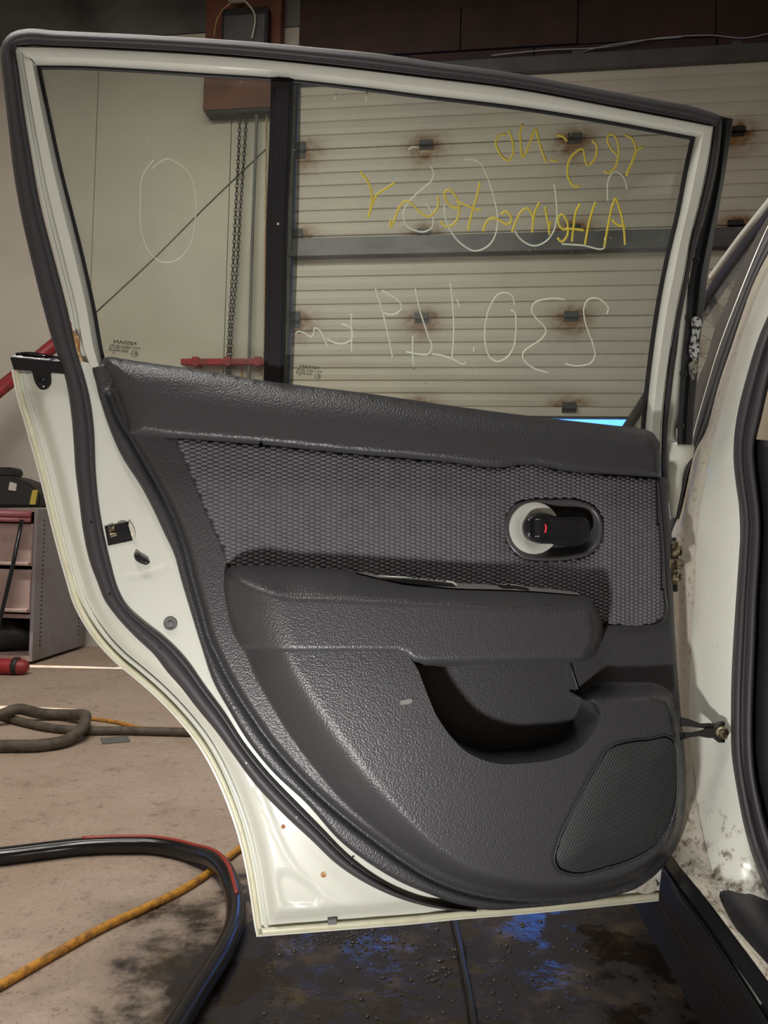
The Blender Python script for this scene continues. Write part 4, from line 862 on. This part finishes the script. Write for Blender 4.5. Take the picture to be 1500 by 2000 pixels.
# ---- speaker grille
def grille_mat():
    m = mat('speaker_mesh', (0.030, 0.030, 0.031), 0.45); nt = m.node_tree; b = nt.nodes['Principled BSDF']; L = nt.links.new
    tc = nt.nodes.new('ShaderNodeTexCoord'); mp = nt.nodes.new('ShaderNodeMapping'); L(tc.outputs['Object'], mp.inputs[0]); mp.inputs['Rotation'].default_value = (0, 0, -ADOOR)
    sp = nt.nodes.new('ShaderNodeSeparateXYZ'); L(mp.outputs[0], sp.inputs[0])
    def m_(op, a, b_=0.0):
        q = nt.nodes.new('ShaderNodeMath'); q.operation = op
        for i, k in enumerate((a, b_)):
            if isinstance(k, (int, float)): q.inputs[i].default_value = k
            else: L(k, q.inputs[i])
        return q.outputs[0]
    k = 2 * math.pi / 0.0038
    u = m_('MULTIPLY', sp.outputs[0], k); v = m_('MULTIPLY', sp.outputs[2], k * 1.1)
    s = m_('MULTIPLY', m_('SINE', m_('ADD', u, m_('MULTIPLY', v, 0.5))), m_('SINE', v))
    r = nt.nodes.new('ShaderNodeMapRange'); r.inputs[1].default_value = -0.05; r.inputs[2].default_value = 0.35; r.interpolation_type = 'SMOOTHSTEP'; L(s, r.inputs[0])
    mx = nt.nodes.new('ShaderNodeMixRGB'); mx.inputs[1].default_value = (0.058, 0.058, 0.059, 1); mx.inputs[2].default_value = (0.002, 0.004, 0.004, 1); L(r.outputs[0], mx.inputs[0]); L(mx.outputs[0], b.inputs['Base Color'])
    bp = nt.nodes.new('ShaderNodeBump'); bp.invert = True; bp.inputs['Distance'].default_value = 0.0008; L(r.outputs[0], bp.inputs['Height']); L(bp.outputs[0], b.inputs['Normal'])
    return m
ctr = GRc[:, :2].mean(0)
spk = patch('speaker_grille', [tuple(ctr + (np.array(q) - ctr) * 0.965) for q in GR], lambda p: HF - 0.0015 + 0.0035 * rnd(segdist(p, GRc, True)[0] / 30) + 0.004 * sst(segdist(p, GRc, True)[0] / 60), grille_mat(), door, sp=8, skirt=0.006)
gq = np.array([tuple(ctr + (np.array(q) - ctr) * 1.0) for q in GRc[:, :2]])
tube('grille_rim', V(gq, HF + 0.0006), 0.0011, M_PLAST, spk, 6, closed=True)

# ---- fabric insert
HAND = (1080, 1034)
def hand_d(p):                     # distance outside the handle cup outline
    x = np.abs(p[:, 0] - HAND[0]) - 44; y = p[:, 1] - HAND[1]
    return np.hypot(np.clip(x, 0, None), y) - 54
def h_fab(p):
    d, w = segdist(p, FBc, True)
    h = 0.0175 + 0.0085 * rnd(d / 16)
    q = hand_d(p); h = h - 0.010 * np.exp(-np.clip(q, 0, None) / 22.0)
    return h
CUP = [(986, 1034), (990, 1008), (1005, 987), (1030, 977), (1075, 975), (1130, 977), (1158, 988), (1174, 1010), (1178, 1036), (1172, 1062), (1152, 1082), (1115, 1092), (1060, 1095), (1022, 1090), (998, 1068)]
CUPc = crom(CUP, True, 5)
fab = patch('fabric_insert', FB, lambda p: h_fab(p) - 0.0012, M_FABG, door, sp=9, skirt=0.014, holes=[CUP])
def cells():
    v = []; f = []; cx = 342.0; col = 0; cyc = []
    while cx < 1300:
        t = np.clip((cx - 420) / 800, 0, 1); pw_ = 11.4 - 2.8 * t; ph = 8.35 - 1.1 * t
        cy = 850 + (ph / 2 if col % 2 else 0) + 0.0
        while cy < 1235:
            cyc.append((cx, cy + (cx - 800) * 0.02, pw_, ph)); cy += ph
        cx += pw_; col += 1
    c = np.array(cyc); p = c[:, :2]
    k = inside(p, FBc) & (segdist(p, FBc, True)[0] > 1.0) & ~inside(p, CUPc) & (segdist(p, CUPc, True)[0] > 1)
    c = c[k]
    hexa = [(-0.60, 0), (-0.36, 0.49), (0.36, 0.49), (0.62, 0), (0.36, -0.49), (-0.36, -0.49)]
    P_ = []; Hh = []
    for x, y, w, h in c:
        j = rng.uniform(-0.3, 0.3, 2)
        for a, b in hexa: P_.append((x + a * w * 1.0, y + b * h)); Hh.append(-0.0010)
        for a, b in hexa: P_.append((x + a * w * 0.72 + j[0] * .4, y + b * h * 0.72)); Hh.append(0.0004)
        P_.append((x + j[0], y + j[1])); Hh.append(0.0008)
    P_ = np.array(P_)
    def clamp(q, line, bad):
        a = line[:, :2]; b = np.roll(a, -1, 0)
        for i in np.where(bad)[0]:
            v_ = b - a; t = np.clip(((q[i] - a) * v_).sum(1) / np.maximum((v_ * v_).sum(1), 1e-9), 0, 1); c_ = a + v_ * t[:, None]; q[i] = c_[np.argmin(((c_ - q[i])**2).sum(1))]
    clamp(P_, FBc, ~inside(P_, FBc)); clamp(P_, CUPc, inside(P_, CUPc))
    X = V(P_, h_fab(P_) + np.array(Hh))
    for i in range(len(c)):
        b = i * 13
        for j in range(6):
            n = (j + 1) % 6; f += [(b + j, b + n, b + 6 + n, b + 6 + j), (b + 6 + j, b + 6 + n, b + 12)]
    o = mesh('fabric_cells', X, f, M_FAB, fab); o['kind'] = 'stuff'; fixn(o)
cells()
piping = crom([(1280, 936), (1286, 1000), (1291, 1067), (1297, 1165), (1300, 1190), (1295, 1208), (1281, 1217), (1230, 1219), (1177, 1222)], False, 8)[:, :2]
tube('piping', V(piping + np.array((4, 1)), 0.0195), 0.0019, M_PLAST, fab, 8)
# ---- upper trim roll
BO = [(201, 700, 18), (212, 697, 30), (240, 701, 46), (280, 707, 64), (360, 718, 72), (440, 731, 74), (520, 744, 74), (600, 754, 74), (700, 766, 74), (900, 795, 70), (1000, 808, 66), (1083, 818, 62), (1200, 831, 54), (1253, 837, 40), (1270, 842, 26), (1284, 857, 16), (1290, 882, 10), (1290, 933, 9, 1), (1200, 927, 11), (1103, 920, 11), (1073, 914, 11), (1047, 909, 11), (1012, 909, 11), (986, 913, 11), (873, 903, 11), (800, 896, 11), (700, 888, 11), (510, 869, 11), (340, 856, 12), (254, 849, 20, 1), (246, 815, 54), (232, 775, 52), (214, 730, 40)]
BOc = crom(BO, True, 8)
def h_belt(p):
    d, w = segdist(p, BOc, True); return 0.020 + 0.031 * rnd(d / np.maximum(w, 1))
belt = patch('belt_trim', BO, h_belt, M_LEATHER, door, sp=8, skirt=0.03)
patch('belt_nick', [(508, 862), (511, 862), (511, 874), (507, 874)], lambda p: h_belt(p) + 0.0008, M_BLACK, belt, sp=4, skirt=0.001)
# ---- armrest
AR = [(438, 1128, 60), (444, 1112, 40), (467, 1105, 44), (500, 1104, 52), (600, 1108, 58), (677, 1113, 56), (735, 1126, 48), (808, 1134, 44), (890, 1142, 40), (977, 1147, 38), (1068, 1154, 34), (1128, 1160, 30), (1158, 1172, 24), (1170, 1198, 18), (1177, 1231, 16), (1174, 1253, 18), (1160, 1282, 18), (1138, 1293, 15), (1090, 1294, 14), (960, 1297, 14), (830, 1300, 14), (808, 1296, 14), (795, 1285, 14), (778, 1279, 14), (700, 1278, 14), (633, 1279, 16), (550, 1279, 20), (527, 1275, 40), (473, 1265, 80), (460, 1235, 96), (446, 1195, 100), (438, 1155, 96)]
ARc = crom(AR, True, 6)
SEAM = crom([(440, 1119), (455, 1127), (477, 1138), (517, 1153), (543, 1162), (633, 1168), (787, 1176), (917, 1182), (1047, 1190), (1133, 1193), (1158, 1190), (1170, 1184)], False, 6)
_at = np.array([q[:2] for q in AR[1:14]]); _ab = np.array([q[:2] for q in AR[16:29]])[::-1]; _al = np.array([AR[1][:2], AR[0][:2], AR[31][:2], AR[30][:2], AR[29][:2], AR[28][:2]]); _ar = np.array([q[:2] for q in AR[11:18]])
def h_arm(p):
    x, y = p[:, 0], p[:, 1]; s, _ = segdist(p, SEAM)
    yt = np.interp(x, _at[:, 0], _at[:, 1]); yb = np.interp(x, _ab[:, 0], _ab[:, 1]); xl = np.interp(y, _al[:, 1], _al[:, 0]); xr = np.interp(y, _ar[:, 1], _ar[:, 0])
    ys = np.interp(x, SEAM[:, 0], SEAM[:, 1]); wt = np.maximum(ys - yt + 4, 20)
    f = np.clip((y - yt + 4) / wt, 0, 1) ** 0.75 * rnd((yb - y + 2) / 15) * rnd((x - xl + 3) / 118) * rnd((xr - x + 3) / 26)
    return 0.018 + 0.070 * f - 0.0024 * np.exp(-(s / 2.4)**2)
arm = patch('armrest', AR, h_arm, M_LEATHER, door, sp=6, skirt=0.035)
# stitches along the seam
def stitches():
    s = crom([(x, y) for x, y in SEAM[::6, :2]], False, 3)[:, :2]; s = resample(s, 170); v = []; f = []
    n_ = np.gradient(s, axis=0); n_ /= np.linalg.norm(n_, axis=1)[:, None]; off = np.stack([n_[:, 1], -n_[:, 0]], 1) * 5.0
    for i in range(0, 168):
        a, b = s[i] + off[i], s[i] + off[i] + n_[i] * 2.8; w = np.array((-n_[i][1], n_[i][0])) * 0.8; q = np.array([a - w, a + w, b + w, b - w, (a + b) / 2]); h = h_arm(q)
        k = len(v); v += list(V(q, h + np.array((.0002, .0002, .0002, .0002, .0011)))); f += [(k, k + 1, k + 4), (k + 1, k + 2, k + 4), (k + 2, k + 3, k + 4), (k + 3, k, k + 4)]
    o = mesh('stitching', v, f, M_STITCH, arm, smooth=False); o['kind'] = 'stuff'
stitches()
# switch bezel let into the top of the armrest
BZ = [(696, 1118, 0, 1), (740, 1119), (808, 1125), (895, 1131), (977, 1138), (1068, 1148), (1130, 1157, 0, 1), (1132, 1162, 0, 1), (1046, 1155), (960, 1151), (893, 1149), (820, 1142), (750, 1131), (716, 1123)]
bz = patch('switch_bezel', BZ, lambda p: h_arm(p) + 0.0055, M_CHROME, arm, sp=4, skirt=0.012)
def hbz(k): return lambda p: h_arm(p) + 0.0060 + k
patch('pull_slot', [(742, 1128, 0, 1), (800, 1131), (868, 1138), (884, 1140), (891, 1146, 0, 1), (830, 1143), (780, 1137)], hbz(0.0006), M_BLACK, bz, sp=5, skirt=0.004)
_sl = np.array([(738, 1125), (800, 1129), (868, 1135), (886, 1138), (892, 1144)], float); tube('slot_lip', V(_sl, h_arm(_sl) + 0.0068), [0.0008, .0018, .0018, .0016, .0008], M_SILVER, bz, 8)
patch('switch_slot', [(968, 1141), (1000, 1143), (1030, 1149), (1034, 1152), (1010, 1150), (975, 1146)], hbz(0.0006), M_BLACK, bz, sp=4, skirt=0.004)
_sl = np.array([(962, 1140), (1000, 1142), (1034, 1148)], float); tube('slot_lip', V(_sl, h_arm(_sl) + 0.0068), [0.0006, .0011, .0006], M_SILVER, bz, 8)

# ---- inner door handle
hd = empty('door_handle', tuple(V([(1080, 1034)], 0.0)[0])); hd.parent = door; hd.location = tuple(np.array(hd.location) - origin(door))
def h_cup(p):
    d, _ = segdist(p, CUPc, True); return 0.019 + 0.003 * np.exp(-((d - 4) / 4)**2) - 0.020 * sst((d - 6) / 26)
patch('handle_cup', [tuple(q) for q in CUPc[::2, :2]], h_cup, M_CUP, hd, sp=4, skirt=0.012)
rc = V([(1039, 1031)], 0.010)[0]; s1 = 0.000735
lathe('escutcheon', [(0.0370, -0.014), (0.0370, 0.010), (0.0362, 0.0118), (0.030, 0.0125), (0.0235, 0.0108), (0.021, 0.010), (0.001, 0.010)], rc, DN, M_SILVER, hd, 48)
LV = [(1021, 1032, 8), (1024, 1017, 8), (1035, 1006, 7), (1050, 1002, 7), (1070, 1003, 7), (1085, 1008, 6), (1148, 1017, 6), (1152, 1028, 6), (1151, 1048, 6), (1148, 1056, 6), (1135, 1065, 6), (1110, 1067, 6), (1080, 1063, 6), (1045, 1060, 7), (1028, 1051, 8)]
LVc = crom(LV, True, 4)
patch('lever', LV, lambda p: 0.024 + 0.010 * rnd(segdist(p, LVc, True)[0] / 8) - 0.0015 * sst((segdist(p, LVc, True)[0] - 8) / 8), M_GLOSS, hd, sp=4, skirt=0.012)
KN = [(1032, 1014), (1050, 1012), (1068, 1014), (1074, 1030), (1070, 1046), (1060, 1050), (1034, 1047), (1029, 1031)]
KNc = crom(KN, True, 4)
kn = patch('lock_knob', KN, lambda p: 0.0335 + 0.003 * rnd(segdist(p, KNc, True)[0] / 4) - 0.0035 * np.exp(-((p[:, 0] - 1044) / 6)**2), M_GLOSS, hd, sp=3, skirt=0.008)
patch('lock_mark', [(1064, 1024, 0, 1), (1067, 1024, 0, 1), (1068, 1032), (1066, 1041, 0, 1), (1063, 1040, 0, 1), (1065, 1032)], lambda p: np.full(len(p), 0.0372), M_RED, kn, sp=3, skirt=0.001)

# ---- lower front corner of the shell: sticker
patch('corner_sticker', [(1236, 1740, 0, 1), (1278, 1712), (1282, 1738), (1262, 1746)], lambda p: np.full(len(p), -0.004), M_GRIME, shell, sp=8, skirt=0.01)

# ================================================================== the body of the car at the right
car = empty('car', (0.55, 1.12, 0.0), 'white car body with open rear doorway, pillar seals and black sill', 'car', kind='thing')
# line L: outer edge of the pillar, A: fold of the pillar, B / C: edges of the doorway seal
L_ = [(1560, 400, 1.20), (1500, 495, 1.20), (1467, 563, 1.20), (1447, 620, 1.20), (1427, 680, 1.20), (1403, 752, 1.20), (1392, 793, 1.20), (1380, 840, 1.20), (1357, 880, 1.20), (1340, 947, 1.20), (1328, 997, 1.20), (1310, 1050, 1.20), (1308, 1200, 1.20), (1312, 1350, 1.20), (1316, 1480, 1.20), (1310, 1580, 1.18), (1306, 1650, 1.15), (1321, 1680, 1.11), (1360, 1730, 1.03), (1392, 1770, 0.97), (1416, 1803, 0.93), (1444, 1840, 0.886), (1500, 1915, 0.806), (1560, 1995, 0.74)]
A_ = [(1560, 430, 1.14), (1500, 527, 1.14), (1473, 588, 1.14), (1458, 630, 1.14), (1440, 690, 1.14), (1417, 772, 1.14), (1393, 863, 1.14), (1380, 930, 1.14), (1369, 985, 1.14), (1363, 1035, 1.14), (1356, 1170, 1.14), (1350, 1270, 1.14), (1347, 1350, 1.14), (1348, 1440, 1.14), (1356, 1519, 1.14), (1362, 1580, 1.13), (1372, 1628, 1.11), (1388, 1700, 1.06), (1400, 1740, 1.02), (1410, 1768, 0.985), (1424, 1798, 0.945), (1446, 1824, 0.905), (1500, 1884, 0.828), (1560, 1950, 0.76)]
B_ = [(1560, 480, 1.06), (1500, 617, 1.06), (1483, 657, 1.06), (1475, 680, 1.06), (1458, 738, 1.06), (1443, 797, 1.06), (1435, 847, 1.06), (1433, 897, 1.06), (1438, 947, 1.06), (1447, 1014, 1.06), (1444, 1080, 1.06), (1440, 1140, 1.06), (1434, 1230, 1.06), (1429, 1330, 1.06), (1428, 1400, 1.06), (1430, 1480, 1.06), (1438, 1532, 1.05), (1445, 1572, 1.05), (1457, 1628, 1.04), (1470, 1672, 1.03), (1487, 1717, 1.01), (1500, 1745, 1.0), (1530, 1800, 0.97)]
C_ = [(1600, 480, 1.0), (1540, 617, 1.0), (1518, 690, 1.0), (1498, 760, 1.0), (1482, 838, 1.0), (1474, 858, 1.0), (1475, 905, 1.0), (1480, 947, 1.0), (1488, 1020, 1.0), (1485, 1095, 1.0), (1480, 1170, 1.0), (1477, 1260, 1.0), (1473, 1350, 1.0), (1472, 1470, 1.0), (1476, 1516, 1.0), (1484, 1556, 1.0), (1495, 1604, 0.99), (1510, 1650, 0.98), (1540, 1720, 0.96), (1580, 1800, 0.94)]
def longer(l): x, y, d = l[0]; return [(x + 190, y - 300, d), (x + 90, y - 145, d)] + l
L_, A_, B_, C_ = [longer(q) for q in (L_, A_, B_, C_)]
def mixl(a, b, t, dd=0.0, n=60):
    a = resample(crom3(a), n); b = resample(crom3(b), n); c = a + (b - a) * t; c[:, 2] += dd; return c
def lof(name, rows, m, parent=car, th=0.0, sm=True):
    o = strip_mesh(name, [P(r) for r in rows], m, parent, sm)
    if th:
        k = o.modifiers.new('thickness', 'SOLIDIFY'); k.thickness = th; k.offset = 0
    return o
def pair3(a, b, n=90):
    """matched samples of two pixel/depth lines, by nearest point"""
    a = resample(crom3(a), n); b = resample(crom3(b), n * 4); out = []; last = 0
    for i, p in enumerate(a):
        d = np.hypot(b[:, 0] - p[0], b[:, 1] - p[1]); d[:last] = 1e9
        j = 0 if i == 0 else (len(b) - 1 if i == n - 1 else int(np.argmin(d))); last = max(last, j); out.append(b[j])
    b = np.array(out)
    for _ in range(4): b[1:-1] = (b[:-2] + 2 * b[1:-1] + b[2:]) / 4
    return a, b
def rows_of(a, b, spec, n=90):
    a, b = pair3(a, b, n); r = []
    for t, dd in spec:
        c = a + (b - a) * t; c[:, 2] += dd; r.append(c)
    return r
lof('pillar_return', rows_of(L_, A_, [(-0.15, 0.05), (0, 0), (0.35, -0.004), (0.42, -0.008), (0.8, 0.0), (1, 0)]), M_GRIME)
# pillar face runs from A to the seal B (cut off where the sill begins)
lof('pillar_face', rows_of(A_[:22], B_, [(0, 0.0), (0.1, -0.003), (0.5, -0.006), (0.88, -0.004), (1, 0)]), M_PILLAR)
seal = lof('doorway_seal', rows_of(B_, C_, [(-0.05, 0.03), (0, -0.012), (0.12, -0.026), (0.30, -0.030), (0.42, -0.022), (0.5, -0.012), (0.55, -0.012), (0.62, -0.024), (0.8, -0.030), (0.95, -0.018), (1, 0.0), (1.02, 0.03)]), M_RUB)
Ct = [c for c in C_ if c[1] >= 858]
lof('interior_trim', [P_ for P_ in (resample(np.array(Ct), 50), resample(np.array([(x + 45, y + 4, d - 0.04) for x, y, d in Ct]), 50), resample(np.array([(x + 170, y + 10, d - 0.05) for x, y, d in Ct]), 50))], M_DARKTRIM, car, 0.004)
ys_ = np.linspace(690, 1500, 14)
def seat_row(x, d): return np.array([(x - 10 * ((y - 690) / 810) + (0 if y > 700 else 6), y, d - 0.05 * math.sin(math.pi * (y - 690) / 810)) for y in ys_])
lof('seat_back', [seat_row(1456, 1.56), seat_row(1450, 1.48), seat_row(1470, 1.44), seat_row(1600, 1.40), seat_row(1800, 1.40), seat_row(1980, 1.44), seat_row(2000, 1.56)], M_BEIGE, car, 0.02)
box('cabin_floor', (0.56, 0.1, 0.24), (1.95, 2.3, 0.28), M_DARKTRIM, car)
box('far_side_trim', (1.95, 0.1, 0.24), (2.0, 2.3, 0.95), M_DARKTRIM, car)
strip_mesh('roof', [np.array([(x, yy, z) for yy in np.linspace(0.3, 1.30, 8)]) for x, z in ((0.84, 1.44), (0.90, 1.49), (1.1, 1.52), (1.4, 1.53), (1.7, 1.51), (1.9, 1.46), (1.98, 1.3))], M_PILLAR, car).modifiers.new('thickness', 'SOLIDIFY').thickness = 0.03
lof('sill_mat', [resample(np.array([(x, y, d + 0.004) for x, y, d in A_[20:]]), 24), resample(np.array([(1418, 1742, 1.01), (1440, 1770, .965), (1470, 1800, .92), (1520, 1850, .855), (1600, 1920, .78)]), 24), resample(np.array([(1440, 1738, 1.02), (1500, 1762, .965), (1590, 1800, .90), (1680, 1870, .82)]), 24)], M_DARKTRIM, car, 0.004)
# front door rear edge, seen past the pillar
K_ = [(1560, 330, 1.26), (1500, 442, 1.26), (1445, 572, 1.26), (1400, 692, 1.26), (1380, 758, 1.26), (1355, 847, 1.26), (1345, 893, 1.25), (1334, 915, 1.24), (1325, 963, 1.23), (1313, 1005, 1.22), (1305, 1035, 1.22)]
K_ = longer(K_); Lt = L_[:15]
lof('front_door_seal', rows_of(K_, Lt, [(0, 0), (0.15, -0.006), (0.5, -0.010), (0.58, 0.0), (0.64, -0.008), (0.9, -0.008), (1, 0.01)], 60), M_RUB)
G_ = [(1548, 330, 1.31), (1495, 430, 1.31), (1482, 452, 1.31), (1450, 513, 1.31), (1417, 597, 1.31), (1397, 640, 1.31), (1380, 700, 1.31), (1361, 747, 1.31), (1350, 800, 1.31), (1338, 860, 1.31), (1325, 930, 1.31)]; G_ = longer(G_)
lof('pillar_film', rows_of(G_, K_[:10], [(0, 0), (0.5, -0.003), (0.93, -0.002), (1, 0.0)], 60), M_TAPE)
eg = resample(crom3(K_[:9]), 50); lof('film_edge', [eg + np.array((-1.2, 0, -0.004)), eg + np.array((0.8, 0, -0.006))], M_PILLAR)
# windscreen pillar line, falling away to the front, and the front side glass
SP = [(1580, 290, 1.22), (1500, 388, 1.36), (1440, 463, 1.52), (1383, 541, 1.70), (1320, 640, 1.90), (1265, 735, 2.08), (1205, 828, 2.26), (1150, 915, 2.42)]
def off(l, dx, dy, dd=0.0): return [(x + dx, y + dy, d + dd) for x, y, d in l]
lof('roof_rail', [resample(np.array(off(SP[:4], *o)), 40) for o in ((0, -2, .02), (2, 2, 0), (7, 9, 0), (8, 11, .02))], M_PILLAR)
lof('side_window_frame', [resample(np.array(off(SP, *o)), 40) for o in ((7, 9, .0), (9, 12, -.005), (14, 22, -.005), (17, 28, 0.0), (18, 29, .02))], M_RUB)
lof('front_side_glass', [resample(np.array(off(SP, 16, 26)), 30), resample(np.array([(1560, 330, 1.32), (1482, 452, 1.33), (1450, 513, 1.37), (1417, 597, 1.42), (1397, 640, 1.45), (1361, 760, 1.50), (1340, 860, 1.55), (1320, 930, 1.6)]), 30)], M_GLASS2)
# mirror housing and dashboard behind the front glass
mh = lof('mirror_housing', [np.array([(1388 + 4 * k, 572 + 9 * k + s * (4 + 5 * math.sin(k / 8 * math.pi)), 1.75 - 0.02 * math.sin(math.pi * (s + 1) / 2)) for k in range(9)]) for s in np.linspace(0, 5, 6)], M_RUB, car, 0.01)
# front door skin below its window (hidden behind the rear door, seen from the side)
def wp(*p): return np.array(p, float)
g0 = P([(1330, 880, 1.33)])[0]; g1 = P([(1150, 930, 2.42)])[0]
strip_mesh('front_door_skin', [np.array([g0 + (0, 0, 0), g1]), np.array([wp(g0[0] - .05, g0[1], .62), wp(g1[0] - .05, g1[1], .62)]), np.array([wp(g0[0] - .02, g0[1], .3), wp(g1[0] - .02, g1[1], .3)])], M_PILLAR, car)
# sill (rocker): ridges running along the car
def zl(pts, z): return resample(Hz(crom([tuple(p) for p in pts], False, 8), z), 30)
R0 = zl([(1180, 1652), (1244, 1766), (1313, 1889), (1369, 1989), (1410, 2062)], 0.16)
R1 = zl([(1215, 1650), (1285, 1760), (1340, 1849), (1369, 1895), (1436, 2001), (1475, 2062)], 0.24)
R2 = zl([(1225, 1650), (1297, 1758), (1360, 1850), (1400, 1910), (1455, 1995), (1500, 2062)], 0.27)
R3 = zl([(1262, 1650), (1330, 1751), (1388, 1833), (1440, 1912), (1484, 1982), (1530, 2055)], 0.33)
R4 = zl([(1296, 1640), (1323, 1680), (1362, 1729), (1394, 1769), (1445, 1838), (1502, 1913), (1565, 1996)], 0.357)
dn = np.array((0, 0, -1.0))
sill = strip_mesh('sill_cover', [R0 + dn * 0.05 + np.array((0.05, 0, 0)), R0 + dn * 0.01, R0, R1 * .5 + R0 * .5, R1, R1 * .7 + R2 * .3 + dn * .004, R2 + dn * .012, R2 * .6 + R3 * .4 + dn * 0.006, R3 * .9 + R2 * .1, R3 + dn * .006, R3 * .5 + R4 * .5 + dn * .004, R4, R4 + np.array((0.03, 0.03, -0.02))], M_SILL, car)
shade_auto(sill, 0.5)
for r, k in ((R3, 0.0035), (R1, 0.0018)): tube('sill_rib', r[2:] + np.array((0, 0, 0.001)), k, M_SILL, sill, 6)
scf = R3[14:26] + np.array((0.006, 0, 0.004)); tube('scuffed_edge', scf, np.linspace(0.0006, 0.0018, 12), M_GREY, sill, 6)
# hinge and check strap
hg = empty('door_hinge', tuple(P([(1324, 1110, 1.17)])[0])); hg.parent = car; hg.location = tuple(np.array(hg.location) - origin(car))
def pbox(name, x0, x1, y0, y1, d0, d1, m, parent, bev=0.003):
    bm = bmesh.new(); q = P([(x0, y0, d0), (x1, y0, d0), (x1, y1, d0), (x0, y1, d0)]); dv = np.array((0, d1 - d0, 0)); vs_ = [bm.verts.new(Vector(k)) for k in q] + [bm.verts.new(Vector(k + dv)) for k in q]
    for f in ((0, 1, 2, 3), (7, 6, 5, 4), (0, 4, 5, 1), (1, 5, 6, 2), (2, 6, 7, 3), (3, 7, 4, 0)): bm.faces.new([vs_[i] for i in f])
    bmesh.ops.bevel(bm, geom=bm.edges[:], offset=bev, segments=2, affect='EDGES'); bmesh.ops.recalc_face_normals(bm, faces=bm.faces); return from_bm(name, bm, m, parent)
pbox('upper_leaf', 1306, 1336, 1058, 1094, 1.105, 1.17, M_STEEL, hg, 0.006)
pbox('knuckle', 1306, 1336, 1092, 1112, 1.098, 1.17, M_STEEL, hg, 0.002)
pbox('lower_leaf', 1306, 1335, 1114, 1142, 1.107, 1.17, M_STEEL, hg, 0.006)
tube('pin', P([(1313, 1050, 1.135), (1316, 1155, 1.135)]), 0.006, M_IRON, hg, 10)
ck = empty('check_strap', tuple(P([(1400, 1428, 1.08)])[0])); ck.parent = car; ck.location = tuple(np.array(ck.location) - origin(car))
def arm_(name, up, lo, d):
    strip_mesh(name, [P([(x, y, d) for x, y in up]), P([(x, y, d - .006) for x, y in up]), P([(x, y, d - .006) for x, y in lo]), P([(x, y, d) for x, y in lo])], M_IRON, ck, False, close=True)
arm_('upper_arm', [(1328, 1400), (1345, 1404), (1368, 1413), (1385, 1412), (1396, 1414)], [(1328, 1418), (1345, 1419), (1368, 1422), (1385, 1425), (1396, 1426)], 1.066)
arm_('lower_arm', [(1328, 1430), (1350, 1430), (1365, 1427), (1380, 1422), (1400, 1424)], [(1328, 1446), (1350, 1440), (1365, 1438), (1380, 1441), (1400, 1442)], 1.062)
cp = P([(1409, 1430, 1.058)])[0]
lathe('pivot_bolt', [(0.0088, -0.02), (0.0088, 0.004), (0.0070, 0.006), (0.0062, 0.004), (0.0045, 0.004), (0.0035, 0.006), (0.001, 0.006)], cp, (0, -1, 0), M_STEEL, ck, 20)
pts_c = [(1414, 1413), (1404, 1414), (1397, 1420), (1395, 1430), (1398, 1440), (1405, 1446), (1414, 1446)]
tube('fork', P([(x, y, 1.060) for x, y in pts_c]), 0.0035, M_IRON, ck, 8)
